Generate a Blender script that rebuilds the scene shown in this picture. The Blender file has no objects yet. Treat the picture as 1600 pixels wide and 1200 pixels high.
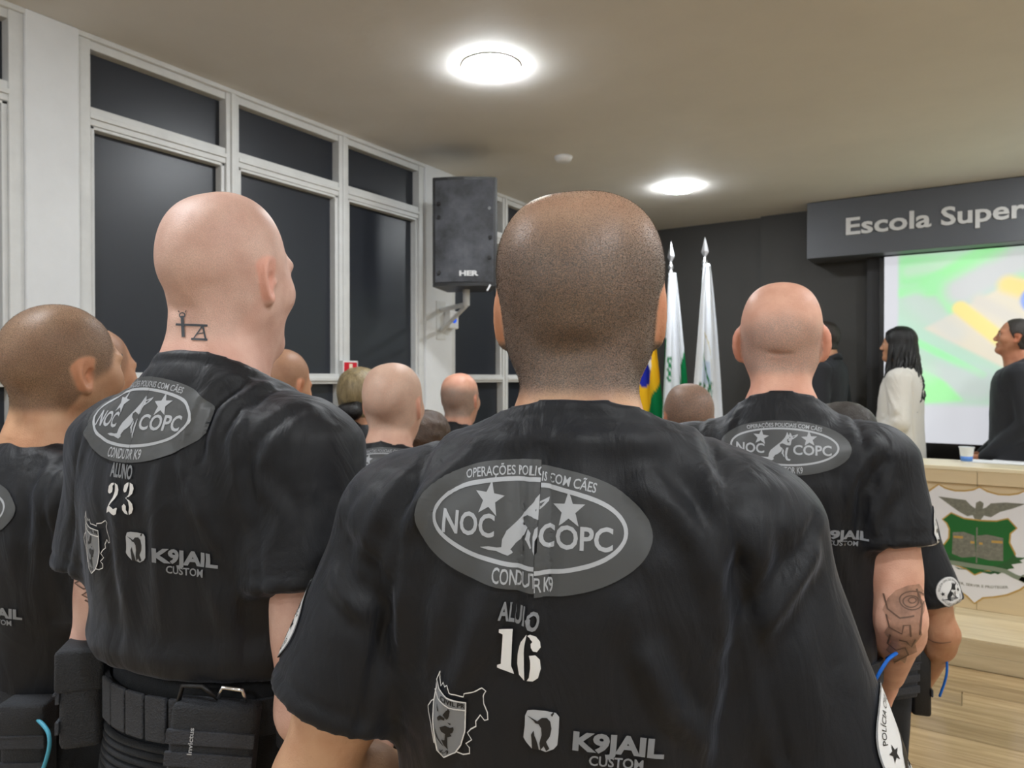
import bpy, bmesh, math, random
import numpy as np
from mathutils import Vector, Matrix
from mathutils.bvhtree import BVHTree
from mathutils.geometry import tessellate_polygon

# ------------------------------------------------------------------ camera, world, exposure
SC = bpy.context.scene
COL = SC.collection
THETA = math.radians(33.0)          # the camera looks 33 degrees left of the room's long axis (+Y)
CAM_H = 1.60
FPX = 1110.0                        # focal length in pixels of a 1600 x 1200 frame
RGT = Vector((math.cos(THETA), math.sin(THETA), 0))
FWD = Vector((-math.sin(THETA), math.cos(THETA), 0))
PITCH = math.atan(10.0 / FPX)       # looks down by half a degree

cam_data = bpy.data.cameras.new('camera')
cam_data.sensor_width = 36.0
cam_data.lens = FPX / 1600.0 * 36.0
cam_data.clip_start = 0.05
cam_data.dof.use_dof = True
cam_data.dof.focus_distance = 0.80
cam_data.dof.aperture_fstop = 11.0
cam = bpy.data.objects.new('camera', cam_data)
COL.objects.link(cam)
cam.location = (0, 0, CAM_H)
cam.rotation_euler = (math.pi / 2 - PITCH, 0, THETA)
SC.camera = cam

world = bpy.data.worlds.new('world')
SC.world = world
world.use_nodes = True
bg = world.node_tree.nodes.get('Background') or world.node_tree.nodes.new('ShaderNodeBackground')
bg.inputs['Color'].default_value = (0.010, 0.012, 0.018, 1)
bg.inputs['Strength'].default_value = 1.0

SC.view_settings.view_transform = 'Standard'
SC.view_settings.look = 'None'
SC.view_settings.gamma = 1.0
SC.view_settings.use_curve_mapping = False
SC.view_settings.exposure = 0.0
SC.cycles.max_bounces = 6
SC.cycles.diffuse_bounces = 4
SC.cycles.glossy_bounces = 3
SC.cycles.transmission_bounces = 2
SC.cycles.caustics_reflective = False
SC.cycles.caustics_refractive = False
SC.cycles.use_denoising = True
LAMP_STRENGTH = 138.0
LAMP_COLOR = (0.925, 0.968, 1.0)

# room, metres: the camera stands at x = 0, y = 0
X_LEFT, X_RIGHT, Y_FRONT, Y_BACK, Z_CEIL = -3.03, 5.6, 6.42, -4.2, 3.0
PLAT_Z, PLAT_Y = 0.165, 0.0

def at(px, py, z):
    """world point seen at photo pixel (px, py) at depth z along the camera's level axis"""
    xc = (px - 800.0) / FPX * z
    h = -(py - 590.0) / FPX * z
    p = RGT * xc + FWD * z
    return Vector((p.x, p.y, CAM_H + h))

def front_x(px, y):
    """x of photo column px on a plane parallel to the front wall"""
    t = (px - 800.0) / FPX
    z = y / (t * RGT.y + FWD.y)
    return (RGT * (t * z) + FWD * z).x

def ground(px, z):
    p = at(px, 590, z); p.z = 0
    return p

# ------------------------------------------------------------------ object helpers
def tag(o, label=None, cat=None, group=None, kind=None):
    if label: o['label'] = label
    if cat: o['category'] = cat
    if group: o['group'] = group
    if kind: o['kind'] = kind
    return o

def empty(name, loc=(0, 0, 0), rz=0.0):
    o = bpy.data.objects.new(name, None)
    o.empty_display_size = 0.1
    o.location = loc; o.rotation_euler = (0, 0, rz)
    COL.objects.link(o)
    return o

def link(name, me, mat=None, parent=None, smooth=False):
    o = bpy.data.objects.new(name, me)
    COL.objects.link(o)
    if mat is not None:
        for m in (mat if isinstance(mat, (list, tuple)) else [mat]):
            me.materials.append(m)
    if parent is not None: o.parent = parent
    if smooth: me.polygons.foreach_set('use_smooth', [True] * len(me.polygons))
    return o

def mesh_from(name, verts, faces):
    me = bpy.data.meshes.new(name)
    me.from_pydata([tuple(v) for v in verts], [], [tuple(f) for f in faces])
    me.update()
    return me

def np_mesh(name, V, Q):
    """fast mesh from numpy verts and quads"""
    me = bpy.data.meshes.new(name)
    V = np.ascontiguousarray(V, dtype=np.float32); Q = np.ascontiguousarray(Q, dtype=np.int32)
    n = Q.shape[1]
    me.vertices.add(len(V)); me.vertices.foreach_set('co', V.ravel())
    me.loops.add(Q.size); me.loops.foreach_set('vertex_index', Q.ravel())
    me.polygons.add(len(Q))
    me.polygons.foreach_set('loop_start', np.arange(0, Q.size, n, dtype=np.int32))
    me.update(calc_edges=True)
    me.validate()
    return me

class MB:
    """collects boxes, prisms and tubes into one mesh"""
    def __init__(self): self.v = []; self.f = []
    def add(self, vs, fs):
        b = len(self.v); self.v += [Vector(v) for v in vs]; self.f += [[i + b for i in f] for f in fs]; return self
    def box(self, lo, hi, bev=0.0, M=None):
        bm = bmesh.new()
        bmesh.ops.create_cube(bm, size=1.0)
        for v in bm.verts:
            v.co = Vector([lo[i] + (v.co[i] + .5) * (hi[i] - lo[i]) for i in range(3)])
        if bev > 0:
            bmesh.ops.bevel(bm, geom=bm.edges[:], offset=bev, segments=2, affect='EDGES', profile=.5)
        if M is not None: bmesh.ops.transform(bm, matrix=M, verts=bm.verts)
        bm.verts.index_update()
        self.add([v.co.copy() for v in bm.verts], [[v.index for v in f.verts] for f in bm.faces]); bm.free(); return self
    def tube(self, pts, r, n=10, cap=True):
        pts = [Vector(p) for p in pts]
        rs = r if isinstance(r, (list, tuple)) else [r] * len(pts)
        vs, fs = [], []
        up = None
        for i, p in enumerate(pts):
            t = (pts[min(i + 1, len(pts) - 1)] - pts[max(i - 1, 0)]).normalized()
            if up is None: up = Vector((0, 0, 1)) if abs(t.z) < .9 else Vector((1, 0, 0))
            a = (up - t * up.dot(t)).normalized(); b = t.cross(a); up = a
            for k in range(n):
                an = 2 * math.pi * k / n
                vs.append(p + (a * math.cos(an) + b * math.sin(an)) * rs[i])
        for i in range(len(pts) - 1):
            for k in range(n):
                fs.append([i * n + k, i * n + (k + 1) % n, (i + 1) * n + (k + 1) % n, (i + 1) * n + k])
        if cap:
            fs.append(list(range(n))[::-1]); fs.append([(len(pts) - 1) * n + k for k in range(n)])
        return self.add(vs, fs)
    def lathe(self, prof, c=(0, 0, 0), n=32):
        """profile of (radius, z)"""
        vs, fs = [], []
        c = Vector(c)
        for r, z in prof:
            for k in range(n):
                a = 2 * math.pi * k / n
                vs.append(c + Vector((r * math.cos(a), r * math.sin(a), z)))
        for i in range(len(prof) - 1):
            for k in range(n):
                fs.append([i * n + k, i * n + (k + 1) % n, (i + 1) * n + (k + 1) % n, (i + 1) * n + k])
        fs.append(list(range(n))[::-1]); fs.append([(len(prof) - 1) * n + k for k in range(n)])
        return self.add(vs, fs)
    def prism(self, poly, y0, y1, M=None):
        """polygon in x,z extruded from y0 to y1"""
        n = len(poly)
        vs = [Vector((p[0], y0, p[1])) for p in poly] + [Vector((p[0], y1, p[1])) for p in poly]
        if M is not None: vs = [M @ v for v in vs]
        tri = tessellate_polygon([[Vector((p[0], p[1], 0)) for p in poly]])
        fs = [list(t) for t in tri] + [[i + n for i in t][::-1] for t in tri]
        fs += [[i, (i + 1) % n, (i + 1) % n + n, i + n] for i in range(n)]
        return self.add(vs, fs)
    def build(self, name, mat=None, parent=None, smooth=False, auto=None):
        me = mesh_from(name, self.v, self.f)
        bm = bmesh.new(); bm.from_mesh(me); bmesh.ops.recalc_face_normals(bm, faces=bm.faces); bm.to_mesh(me); bm.free()
        o = link(name, me, mat, parent, smooth)
        if auto:
            me.polygons.foreach_set('use_smooth', [True] * len(me.polygons))
            me.set_sharp_from_angle(angle=math.radians(auto))
        return o

# ------------------------------------------------------------------ materials
def srgb(r, g, b):
    f = lambda c: ((c / 255.0) / 12.92) if c / 255.0 <= .04045 else (((c / 255.0) + .055) / 1.055) ** 2.4
    return (f(r), f(g), f(b), 1.0)

def mat(name, col, rough=.5, metal=0.0, spec=.5, bump=0.0, bscale=60.0, var=0.0, vscale=6.0, emit=0.0, sheen=0.0, coat=0.0, stretch=None, var2=None):
    m = bpy.data.materials.new(name); m.use_nodes = True
    nt = m.node_tree; b = nt.nodes['Principled BSDF']
    b.inputs['Base Color'].default_value = col
    b.inputs['Roughness'].default_value = rough
    b.inputs['Metallic'].default_value = metal
    b.inputs['Specular IOR Level'].default_value = spec
    if sheen:
        b.inputs['Sheen Weight'].default_value = sheen
        b.inputs['Sheen Roughness'].default_value = .45
        b.inputs['Sheen Tint'].default_value = (.75, .82, 1, 1)
    if coat:
        b.inputs['Coat Weight'].default_value = coat; b.inputs['Coat Roughness'].default_value = .15
    if emit:
        b.inputs['Emission Color'].default_value = col; b.inputs['Emission Strength'].default_value = emit
    tc = None
    if bump or var:
        tc = nt.nodes.new('ShaderNodeTexCoord'); mp = nt.nodes.new('ShaderNodeMapping')
        nt.links.new(tc.outputs['Object'], mp.inputs['Vector'])
        if stretch: mp.inputs['Scale'].default_value = stretch
    if var:
        n = nt.nodes.new('ShaderNodeTexNoise'); n.inputs['Scale'].default_value = vscale; n.inputs['Detail'].default_value = 6
        n.inputs['Roughness'].default_value = .62
        nt.links.new(mp.outputs[0], n.inputs['Vector'])
        r = nt.nodes.new('ShaderNodeValToRGB')
        r.color_ramp.elements[0].position = .3; r.color_ramp.elements[1].position = .7
        d = var2 or [c * (1 - var) for c in col[:3]] + [1]
        r.color_ramp.elements[0].color = d; r.color_ramp.elements[1].color = [min(1, c * (1 + var * .5)) for c in col[:3]] + [1]
        nt.links.new(n.outputs['Fac'], r.inputs['Fac']); nt.links.new(r.outputs['Color'], b.inputs['Base Color'])
    if bump:
        n2 = nt.nodes.new('ShaderNodeTexNoise'); n2.inputs['Scale'].default_value = bscale; n2.inputs['Detail'].default_value = 4
        nt.links.new(mp.outputs[0], n2.inputs['Vector'])
        bp = nt.nodes.new('ShaderNodeBump'); bp.inputs['Strength'].default_value = bump; bp.inputs['Distance'].default_value = .01
        nt.links.new(n2.outputs['Fac'], bp.inputs['Height']); nt.links.new(bp.outputs['Normal'], b.inputs['Normal'])
    return m

def attr_mat(name, rough=.6, emit=0.0, attr='Col', spec=.4, diffuse=1.0):
    """colour from the mesh's colour attribute (flat print)"""
    m = bpy.data.materials.new(name); m.use_nodes = True
    nt = m.node_tree; b = nt.nodes['Principled BSDF']
    a = nt.nodes.new('ShaderNodeAttribute'); a.attribute_name = attr
    b.inputs['Roughness'].default_value = rough; b.inputs['Specular IOR Level'].default_value = spec
    if diffuse < 1:
        mx = nt.nodes.new('ShaderNodeMix'); mx.data_type = 'RGBA'; mx.blend_type = 'MULTIPLY'; mx.inputs[0].default_value = 1
        nt.links.new(a.outputs['Color'], mx.inputs[6]); mx.inputs[7].default_value = (diffuse,) * 3 + (1,)
        nt.links.new(mx.outputs[2], b.inputs['Base Color'])
    else:
        nt.links.new(a.outputs['Color'], b.inputs['Base Color'])
    if emit:
        nt.links.new(a.outputs['Color'], b.inputs['Emission Color']); b.inputs['Emission Strength'].default_value = emit
    return m

M = {}
M['ceiling'] = mat('ceiling_plaster', srgb(232, 229, 224), rough=.75, bump=.35, bscale=5.0, var=.05, vscale=1.5)
M['white_paint'] = mat('white_wall_paint', srgb(232, 234, 236), rough=.6, bump=.25, bscale=14, var=.06, vscale=3)
M['frame'] = mat('white_frame_paint', srgb(222, 223, 222), rough=.42, bump=.12, bscale=30, var=.08, vscale=9)
M['pane'] = mat('blacked_out_glass', srgb(41, 45, 53), rough=.38, spec=.5, var=.10, vscale=1.2)
M['charcoal'] = mat('charcoal_wall_paint', srgb(62, 61, 59), rough=.7, bump=.1, bscale=80, var=.06, vscale=2)
M['charcoal2'] = mat('dark_panel_paint', srgb(44, 44, 46), rough=.6)
M['fascia'] = mat('grey_fascia_board', srgb(88, 91, 97), rough=.42, var=.05, vscale=2)
M['letter'] = mat('pale_sign_letter', srgb(214, 214, 214), rough=.4)
M['beige'] = mat('beige_laminate', srgb(226, 205, 168), rough=.42, var=.05, vscale=4, stretch=(1, 1, 6))
M['beige_top'] = mat('pale_desk_top', srgb(236, 222, 190), rough=.3)
M['black_plastic'] = mat('black_plastic', srgb(28, 28, 30), rough=.45, bump=.15, bscale=300)
M['black_gloss'] = mat('black_gloss', srgb(18, 18, 20), rough=.22)
M['black_leather'] = mat('black_leatherette', srgb(40, 41, 42), rough=.42, bump=.25, bscale=220)
M['nylon'] = mat('black_nylon_webbing', srgb(40, 42, 46), rough=.75, bump=.5, bscale=420, sheen=.1)
M['nylon_grey'] = mat('dark_grey_webbing', srgb(62, 65, 72), rough=.75, bump=.5, bscale=380)
M['chrome'] = mat('bright_metal', (.8, .8, .82, 1), rough=.2, metal=1)
M['silver'] = mat('brushed_silver', (.72, .73, .76, 1), rough=.32, metal=1)
M['white_plastic'] = mat('white_plastic', srgb(235, 236, 238), rough=.35)
M['red'] = mat('red_sign', srgb(214, 24, 48), rough=.4)
M['pale_arrow'] = mat('pale_pictogram', srgb(246, 226, 206), rough=.4)
M['blue_led'] = mat('blue_button', srgb(20, 90, 240), rough=.3, emit=.6)
M['blue_cord'] = mat('blue_cord', srgb(24, 120, 235), rough=.45, bump=.2, bscale=600)
M['cyan_cord'] = mat('cyan_cord', srgb(90, 190, 225), rough=.45)
M['cup'] = mat('white_paper_cup', srgb(232, 236, 240), rough=.5)
M['cup_blue'] = mat('cup_blue_print', srgb(90, 140, 220), rough=.5)
M['paper'] = mat('white_paper', srgb(240, 240, 242), rough=.7)
M['lamp'] = mat('lamp_diffuser', LAMP_COLOR + (1,), rough=.5, emit=LAMP_STRENGTH)
M['lamp_rim'] = mat('lamp_rim_white', srgb(235, 235, 235), rough=.4)

def wood(name, c0, c1, rough=.25):
    m = bpy.data.materials.new(name); m.use_nodes = True
    nt = m.node_tree; b = nt.nodes['Principled BSDF']
    tc = nt.nodes.new('ShaderNodeTexCoord'); oi = nt.nodes.new('ShaderNodeObjectInfo')
    ad = nt.nodes.new('ShaderNodeVectorMath'); ad.operation = 'MULTIPLY_ADD'
    ad.inputs[1].default_value = (2.2, 34, 34)
    nt.links.new(tc.outputs['Object'], ad.inputs[0])
    sc = nt.nodes.new('ShaderNodeVectorMath'); sc.operation = 'SCALE'; sc.inputs['Scale'].default_value = 40
    cmb = nt.nodes.new('ShaderNodeCombineXYZ')
    for k in range(3): nt.links.new(oi.outputs['Random'], cmb.inputs[k])
    nt.links.new(cmb.outputs[0], sc.inputs[0]); nt.links.new(sc.outputs[0], ad.inputs[2])
    n = nt.nodes.new('ShaderNodeTexNoise'); n.inputs['Scale'].default_value = 1; n.inputs['Detail'].default_value = 7; n.inputs['Distortion'].default_value = .6
    nt.links.new(ad.outputs[0], n.inputs['Vector'])
    r = nt.nodes.new('ShaderNodeValToRGB'); r.color_ramp.elements[0].position = .28; r.color_ramp.elements[1].position = .72
    r.color_ramp.elements[0].color = c0; r.color_ramp.elements[1].color = c1
    nt.links.new(n.outputs['Fac'], r.inputs['Fac'])
    hs = nt.nodes.new('ShaderNodeHueSaturation')
    mr = nt.nodes.new('ShaderNodeMapRange'); mr.inputs['To Min'].default_value = .82; mr.inputs['To Max'].default_value = 1.12
    nt.links.new(oi.outputs['Random'], mr.inputs['Value']); nt.links.new(mr.outputs[0], hs.inputs['Value'])
    nt.links.new(r.outputs['Color'], hs.inputs['Color']); nt.links.new(hs.outputs['Color'], b.inputs['Base Color'])
    b.inputs['Roughness'].default_value = rough
    return m
M['floor'] = wood('laminate_floor', srgb(150, 126, 90), srgb(194, 168, 128), .15)
M['step'] = wood('pale_laminate_step', srgb(200, 180, 142), srgb(232, 216, 182), .3)

def cloth(name, col, rough=.62, sheen=.22, weave=900.0, wb=.10, spec=.35, crumple=0.0, cscale=16.0):
    m = mat(name, col, rough=rough, spec=spec, sheen=sheen, bump=wb, bscale=weave)
    if crumple:
        nt = m.node_tree; b = nt.nodes['Principled BSDF']; tc = [n for n in nt.nodes if n.type == 'TEX_COORD'][0]; b0 = [n for n in nt.nodes if n.type == 'BUMP'][0]
        mp = nt.nodes.new('ShaderNodeMapping'); mp.inputs['Scale'].default_value = (1, 1, .45); nt.links.new(tc.outputs['Object'], mp.inputs['Vector'])
        n = nt.nodes.new('ShaderNodeTexNoise'); n.inputs['Scale'].default_value = cscale; n.inputs['Detail'].default_value = 4; n.inputs['Roughness'].default_value = .45; n.inputs['Distortion'].default_value = 1.2
        nt.links.new(mp.outputs[0], n.inputs['Vector'])
        bp = nt.nodes.new('ShaderNodeBump'); bp.inputs['Strength'].default_value = crumple; bp.inputs['Distance'].default_value = .02
        nt.links.new(n.outputs['Fac'], bp.inputs['Height']); nt.links.new(bp.outputs['Normal'], b0.inputs['Normal'])
    return m
M['shirt'] = cloth('black_sport_jersey', srgb(19, 21, 26), rough=.54, sheen=.15, crumple=.38)
M['trousers'] = cloth('black_trousers', srgb(34, 36, 39), rough=.8, sheen=.1, weave=500, wb=.3)
M['suit'] = cloth('dark_suit_wool', srgb(38, 39, 43), rough=.8, sheen=.12, weave=500, wb=.2)
M['jacket'] = cloth('off_white_linen', srgb(232, 228, 220), rough=.85, sheen=.05, weave=350, wb=.35, crumple=.9, cscale=9)
M['boot'] = mat('black_boot_leather', srgb(24, 24, 25), rough=.45, bump=.2, bscale=200)
M['p_dark'] = mat('print_charcoal', srgb(82, 84, 86), rough=.42, spec=.45)
M['p_light'] = mat('print_silver_grey', srgb(186, 190, 196), rough=.5)
M['p_mid'] = mat('print_mid_grey', srgb(140, 144, 150), rough=.5)
M['p_white'] = mat('print_white', srgb(240, 240, 240), rough=.5)
M['p_black'] = mat('print_black', srgb(30, 31, 34), rough=.5)
M['p_green'] = mat('crest_green', srgb(24, 104, 44), rough=.45)
M['p_leaf'] = mat('crest_leaf_green', srgb(40, 92, 48), rough=.5)
M['p_gold'] = mat('crest_gold', srgb(196, 158, 84), rough=.4)
M['p_stone'] = mat('crest_grey', srgb(128, 128, 116), rough=.5, var=.3, vscale=60)
M['p_ribbon'] = mat('crest_ribbon', srgb(132, 144, 126), rough=.5)
M['p_crestwhite'] = mat('crest_white', srgb(238, 238, 244), rough=.35)
M['tattoo'] = mat('tattoo_ink', srgb(70, 76, 84), rough=.5)
M['tattoo_soft'] = mat('tattoo_ink_soft', srgb(190, 146, 124), rough=.5, var=.35, vscale=45)
M['tattoo_line'] = mat('tattoo_ink_line', srgb(122, 94, 80), rough=.5)
M['iris'] = mat('dark_iris', srgb(40, 26, 18), rough=.15)
M['sclera'] = mat('eye_white', srgb(225, 218, 212), rough=.2)
M['stub_dark'] = mat('cropped_hair_dark', srgb(58, 46, 38), rough=.4)
M['stub_glint'] = mat('cropped_hair_glint', srgb(104, 92, 80), rough=.28)  # paler strand colour stands in for glints on the cropped hair
M['stub_brown'] = mat('cropped_hair_brown', srgb(96, 78, 60), rough=.4)

# ------------------------------------------------------------------ the room
def wall_y(px):                       # where photo column px meets the window wall
    t = (px - 800) / FPX
    z = -X_LEFT / (math.sin(THETA) - t * math.cos(THETA))
    return z * (t * math.sin(THETA) + math.cos(THETA))

o = MB().box((X_LEFT - .3, Y_BACK - .2, -.12), (X_RIGHT + .2, Y_FRONT + .2, -.012)).build('floor', M['step'])
tag(o, kind='structure'); FLOOR = o
# floor boards in front of the platform, laid along the room's width
plank_mesh = {}
def plank(w, d, h, bev=.002):
    k = (round(w, 3), round(d, 3), round(h, 3))
    if k not in plank_mesh:
        q = MB().box((0, 0, -h), (w, d, 0), bev)
        plank_mesh[k] = mesh_from('plank', q.v, q.f)
    return plank_mesh[k]
def lay(parent, x0, x1, y0, y1, z, w, d, h, m, seed):
    rnd = random.Random(seed)
    ny = max(1, round((y1 - y0) / d)); dd = (y1 - y0) / ny
    for j in range(ny):
        x = x0 - rnd.random() * w
        while x < x1:
            a, b = max(x, x0), min(x + w, x1)
            if b - a > .05:
                me = plank(round(b - a, 2) - .003, dd - .003, h)
                if not me.materials: me.materials.append(m)
                ob = link('plank', me, None, parent); ob.location = (a + .0015, y0 + j * dd + .0015, z + rnd.uniform(-.0006, .0006))
            x += w
P0 = ground(1540, 3.86)
PLAT_Y = P0.y                                           # platform edge
lay(FLOOR, -.6, X_RIGHT, PLAT_Y - 2.2, PLAT_Y, 0.0, 1.30, .185, .012, M['floor'], 3)
b = MB().box((X_LEFT, Y_BACK, -.012), (X_RIGHT, PLAT_Y - 2.2, 0)).box((X_LEFT, PLAT_Y - 2.2, -.012), (-.6, PLAT_Y, 0))
o = b.build('floor_covering', M['floor'], FLOOR)

plat = tag(MB().box((X_LEFT + .01, PLAT_Y + .02, 0), (X_RIGHT, Y_FRONT, PLAT_Z - .012)).build('platform', M['step']), kind='structure')
lay(plat, -.2, X_RIGHT, PLAT_Y, PLAT_Y + 1.2, PLAT_Z, 1.3, .15, .012, M['step'], 5)
tag(plat)
rnd = random.Random(8)
for r0, r1 in ((0, .082), (.083, PLAT_Z - .012)):
    x = -.2
    while x < X_RIGHT:
        w = 1.3
        me = plank(min(w, X_RIGHT - x) - .003, .02, r1 - r0)
        if not me.materials: me.materials.append(M['step'])
        ob = link('riser_board', me, None, plat); ob.location = (x, PLAT_Y, r1)
        x += w

tag(MB().box((X_LEFT - .3, Y_BACK - .2, Z_CEIL), (X_RIGHT + .2, Y_FRONT + .2, Z_CEIL + .1)).build('ceiling', M['ceiling']), kind='structure')
tag(MB().box((X_LEFT - .3, Y_FRONT, -.1), (X_RIGHT + .2, Y_FRONT + .15, Z_CEIL)).build('wall_front', M['charcoal']), kind='structure')
tag(MB().box((X_RIGHT, Y_BACK, -.1), (X_RIGHT + .15, Y_FRONT, Z_CEIL)).build('wall_right', M['white_paint']), kind='structure')
tag(MB().box((X_LEFT - .3, Y_BACK - .15, -.1), (X_RIGHT + .2, Y_BACK, Z_CEIL)).build('wall_back', M['white_paint']), kind='structure')

# window wall: low wall, pillars, windows
SILL = 0.92
wl = MB().box((X_LEFT - .25, Y_BACK, -.1), (X_LEFT, Y_FRONT, SILL)).box((X_LEFT - .25, Y_BACK, SILL), (X_LEFT - .20, Y_FRONT, Z_CEIL))
wall_left = tag(wl.build('wall_left', M['white_paint']), kind='structure')
PIL = [(wall_y(40), wall_y(124)), (wall_y(663), wall_y(704))]
for a, bb in PIL:
    MB().box((X_LEFT - .22, a, SILL), (X_LEFT + .015, bb, Z_CEIL), .006).build('pillar', M['white_paint'], wall_left)
MB().box((X_LEFT - .2, Y_BACK, Z_CEIL - .022), (X_LEFT + .012, Y_FRONT, Z_CEIL), .004).build('ceiling_trim', M['frame'], wall_left)
tag(MB().box((X_LEFT, Y_BACK, 0), (X_LEFT + .015, Y_FRONT, .09), .003).build('baseboard_left', M['white_paint']), kind='structure')

def window(name, ys, y0, y1):
    """ys: centre lines of the mullions between y0 and y1"""
    root = tag(empty(name, (X_LEFT, (y0 + y1) / 2, SILL)), kind='structure')
    base = Vector((X_LEFT, (y0 + y1) / 2, SILL))
    f = MB()
    def B(lo, hi, bev=.003):
        f.box(Vector(lo) - base, Vector(hi) - base, bev)
    xg = X_LEFT - .055
    ztr = [(1.565, 1.622), (2.635, 2.71)]
    edges = [y0] + list(ys) + [y1]
    # outer posts, mullions
    half = .036
    posts = [(y0, y0 + .05)] + [(y - half, y + half) for y in ys] + [(y1 - .05, y1)]
    for a, c in posts:
        B((xg - .02, a, SILL), (X_LEFT, c, Z_CEIL - .02))
    for a, c in posts[1:-1]:
        B((xg, (a + c) / 2 - .012, SILL), (X_LEFT + .010, (a + c) / 2 + .012, Z_CEIL - .02))
    B((xg - .02, y0, Z_CEIL - .055), (X_LEFT - .008, y1, Z_CEIL - .02)); B((xg - .02, y0, SILL), (X_LEFT, y1, SILL + .05))
    for z0, z1 in ztr:
        for i in range(len(posts) - 1):
            B((xg - .015, posts[i][1] - .002, z0), (X_LEFT - .006, posts[i + 1][0] + .002, z1))
        for i in range(len(posts) - 1):
            B((xg - .01, posts[i][1] - .002, (z0 + z1) / 2 - .012), (X_LEFT + .004, posts[i + 1][0] + .002, (z0 + z1) / 2 + .008), .002)
    # sash stiles in the tall lights
    for i in range(len(posts) - 1):
        a, c = posts[i][1], posts[i + 1][0]
        for (p, q) in ((a, a + .020), (c - .020, c)):
            B((xg - .012, p, ztr[0][1]), (X_LEFT - .012, q, ztr[1][0]))
        B((xg - .012, a, ztr[1][0] - .014), (X_LEFT - .012, c, ztr[1][0]))
    f.build('window_frame', M['frame'], root)
    for i in range(len(posts) - 1):
        a, c = posts[i][1], posts[i + 1][0]
        for z0, z1 in ((SILL + .05, ztr[0][0]), (ztr[0][1], ztr[1][0]), (ztr[1][1], Z_CEIL - .05)):
            MB().box(Vector((xg - .012, a - .006, z0 - .006)) - base, Vector((xg, c + .006, z1 + .006)) - base).build('pane', M['pane'], root)
    return root
window('window_1', [PIL[0][0] - 1.35, PIL[0][0] - .68], PIL[0][0] - 2.0, PIL[0][0])
window('window_2', [wall_y(365), wall_y(538)], PIL[0][1], PIL[1][0])
window('window_3', [wall_y(790), wall_y(790) + .68], PIL[1][1], PIL[1][1] + 2.05)
MB().box((X_LEFT - .2, PIL[1][1] + 2.05, SILL), (X_LEFT, Y_FRONT, Z_CEIL)).build('wall_panel', M['charcoal2'], wall_left)
MB().box((X_LEFT - .2, Y_BACK, SILL), (X_LEFT, PIL[0][0] - 2.0, Z_CEIL)).build('wall_panel', M['white_paint'], wall_left)

# front wall panels, fascia sign
wf = bpy.data.objects['wall_front']
xa = at(1148, 590, 6.05).x
MB().box((front_x(1190, Y_FRONT), Y_FRONT - .05, PLAT_Z), (front_x(1372, Y_FRONT), Y_FRONT + .01, Z_CEIL)).build('wall_panel', M['charcoal'], wf)
MB().box((front_x(1354, Y_FRONT - .12), Y_FRONT - .12, PLAT_Z), (front_x(1373, Y_FRONT - .12), Y_FRONT, 2.62)).build('wall_post', M['charcoal2'], wf)
FY = 6.07; FX0 = front_x(1260, FY)
fas = empty('sign_board', (FX0, FY, 2.55)); tag(fas, 'long grey fascia sign with pale raised lettering above the projection screen', 'sign')
MB().box((0, 0, 0), (X_RIGHT - FX0 - .05, Y_FRONT - 6.072, .445), .004).build('board', M['fascia'], fas)

SCR_Y = Y_FRONT - .17
SCRX0 = front_x(1381, SCR_Y)

# lamps -----------------------------------------------------------------------------------------
L1, L2 = at(763, 107, 3.21), at(1066, 297, 5.26)
step = Vector((0, 2.42, 0))
lx = (L1.x + L2.x) / 2; ly = L1.y
lamp_rows = []
for i, xx in enumerate((lx, lx + 2.6, lx + 5.2)):
    for j in (1, 0, -1, -2):
        lamp_rows.append((xx, ly + 2.42 * j, i, j))
names_l = {(0, 0): 'round white ceiling lamp glowing above the two nearest men', (0, 1): 'round white ceiling lamp glowing near the front wall and flags'}
protoL = None
for xx, yy, i, j in lamp_rows:
    if protoL is None:
        dif = MB().lathe([(.0001, -.030), (.06, -.030), (.105, -.026), (.122, -.016), (.126, -.002)], n=40)
        rim = MB().lathe([(.124, -.006), (.132, -.006), (.134, 0), (.124, 0)], n=40)
        protoL = (mesh_from('diffuser', dif.v, dif.f), mesh_from('rim', rim.v, rim.f))
        protoL[0].materials.append(M['lamp']); protoL[1].materials.append(M['lamp_rim'])
        protoL[0].polygons.foreach_set('use_smooth', [True] * len(protoL[0].polygons))
    r = empty('ceiling_lamp', (xx, yy, Z_CEIL))
    rowname = ('window-side', 'middle', 'far right')[i]; place = {1: 'nearest the front wall', 0: 'second from the front wall', -1: 'third from the front wall', -2: 'nearest the back wall'}[j]
    tag(r, names_l.get((i, j), 'round white lamp of the %s row, %s, outside the picture' % (rowname, place)), 'ceiling lamp', 'round ceiling lamps')
    link('diffuser', protoL[0], None, r); link('rim', protoL[1], None, r)

# smoke detector
p = at(880, 246, 1.4 * FPX / 344)
o = MB().lathe([(.02, -.035), (.045, -.03), (.055, -.012), (.058, 0)], n=24).build('smoke_detector', M['white_plastic'], smooth=True)
o.location = (p.x, p.y, Z_CEIL); tag(o, 'small round smoke detector on the ceiling between the two lamps', 'smoke detector')

# ------------------------------------------------------------------ flat artwork (lettering, emblems)
_cap = {}
def text_geo(s, bold=0.0):
    cu = bpy.data.curves.new('txt', 'FONT'); cu.body = s; cu.size = 1.0; cu.offset = bold; cu.resolution_u = 3
    cu.align_x = 'CENTER'
    ob = bpy.data.objects.new('txt', cu)
    COL.objects.link(ob)
    me = ob.to_mesh()
    V = np.array([v.co[:2] for v in me.vertices], dtype=float).reshape(-1, 2)
    me.calc_loop_triangles()
    T = [tuple(t.vertices) for t in me.loop_triangles]
    ob.to_mesh_clear(); bpy.data.objects.remove(ob); bpy.data.curves.remove(cu)
    return V, T

def cap_h(bold):
    if bold not in _cap:
        V, _ = text_geo('H', bold); _cap[bold] = (V[:, 1].min(), V[:, 1].max() - V[:, 1].min())
    return _cap[bold]

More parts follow.
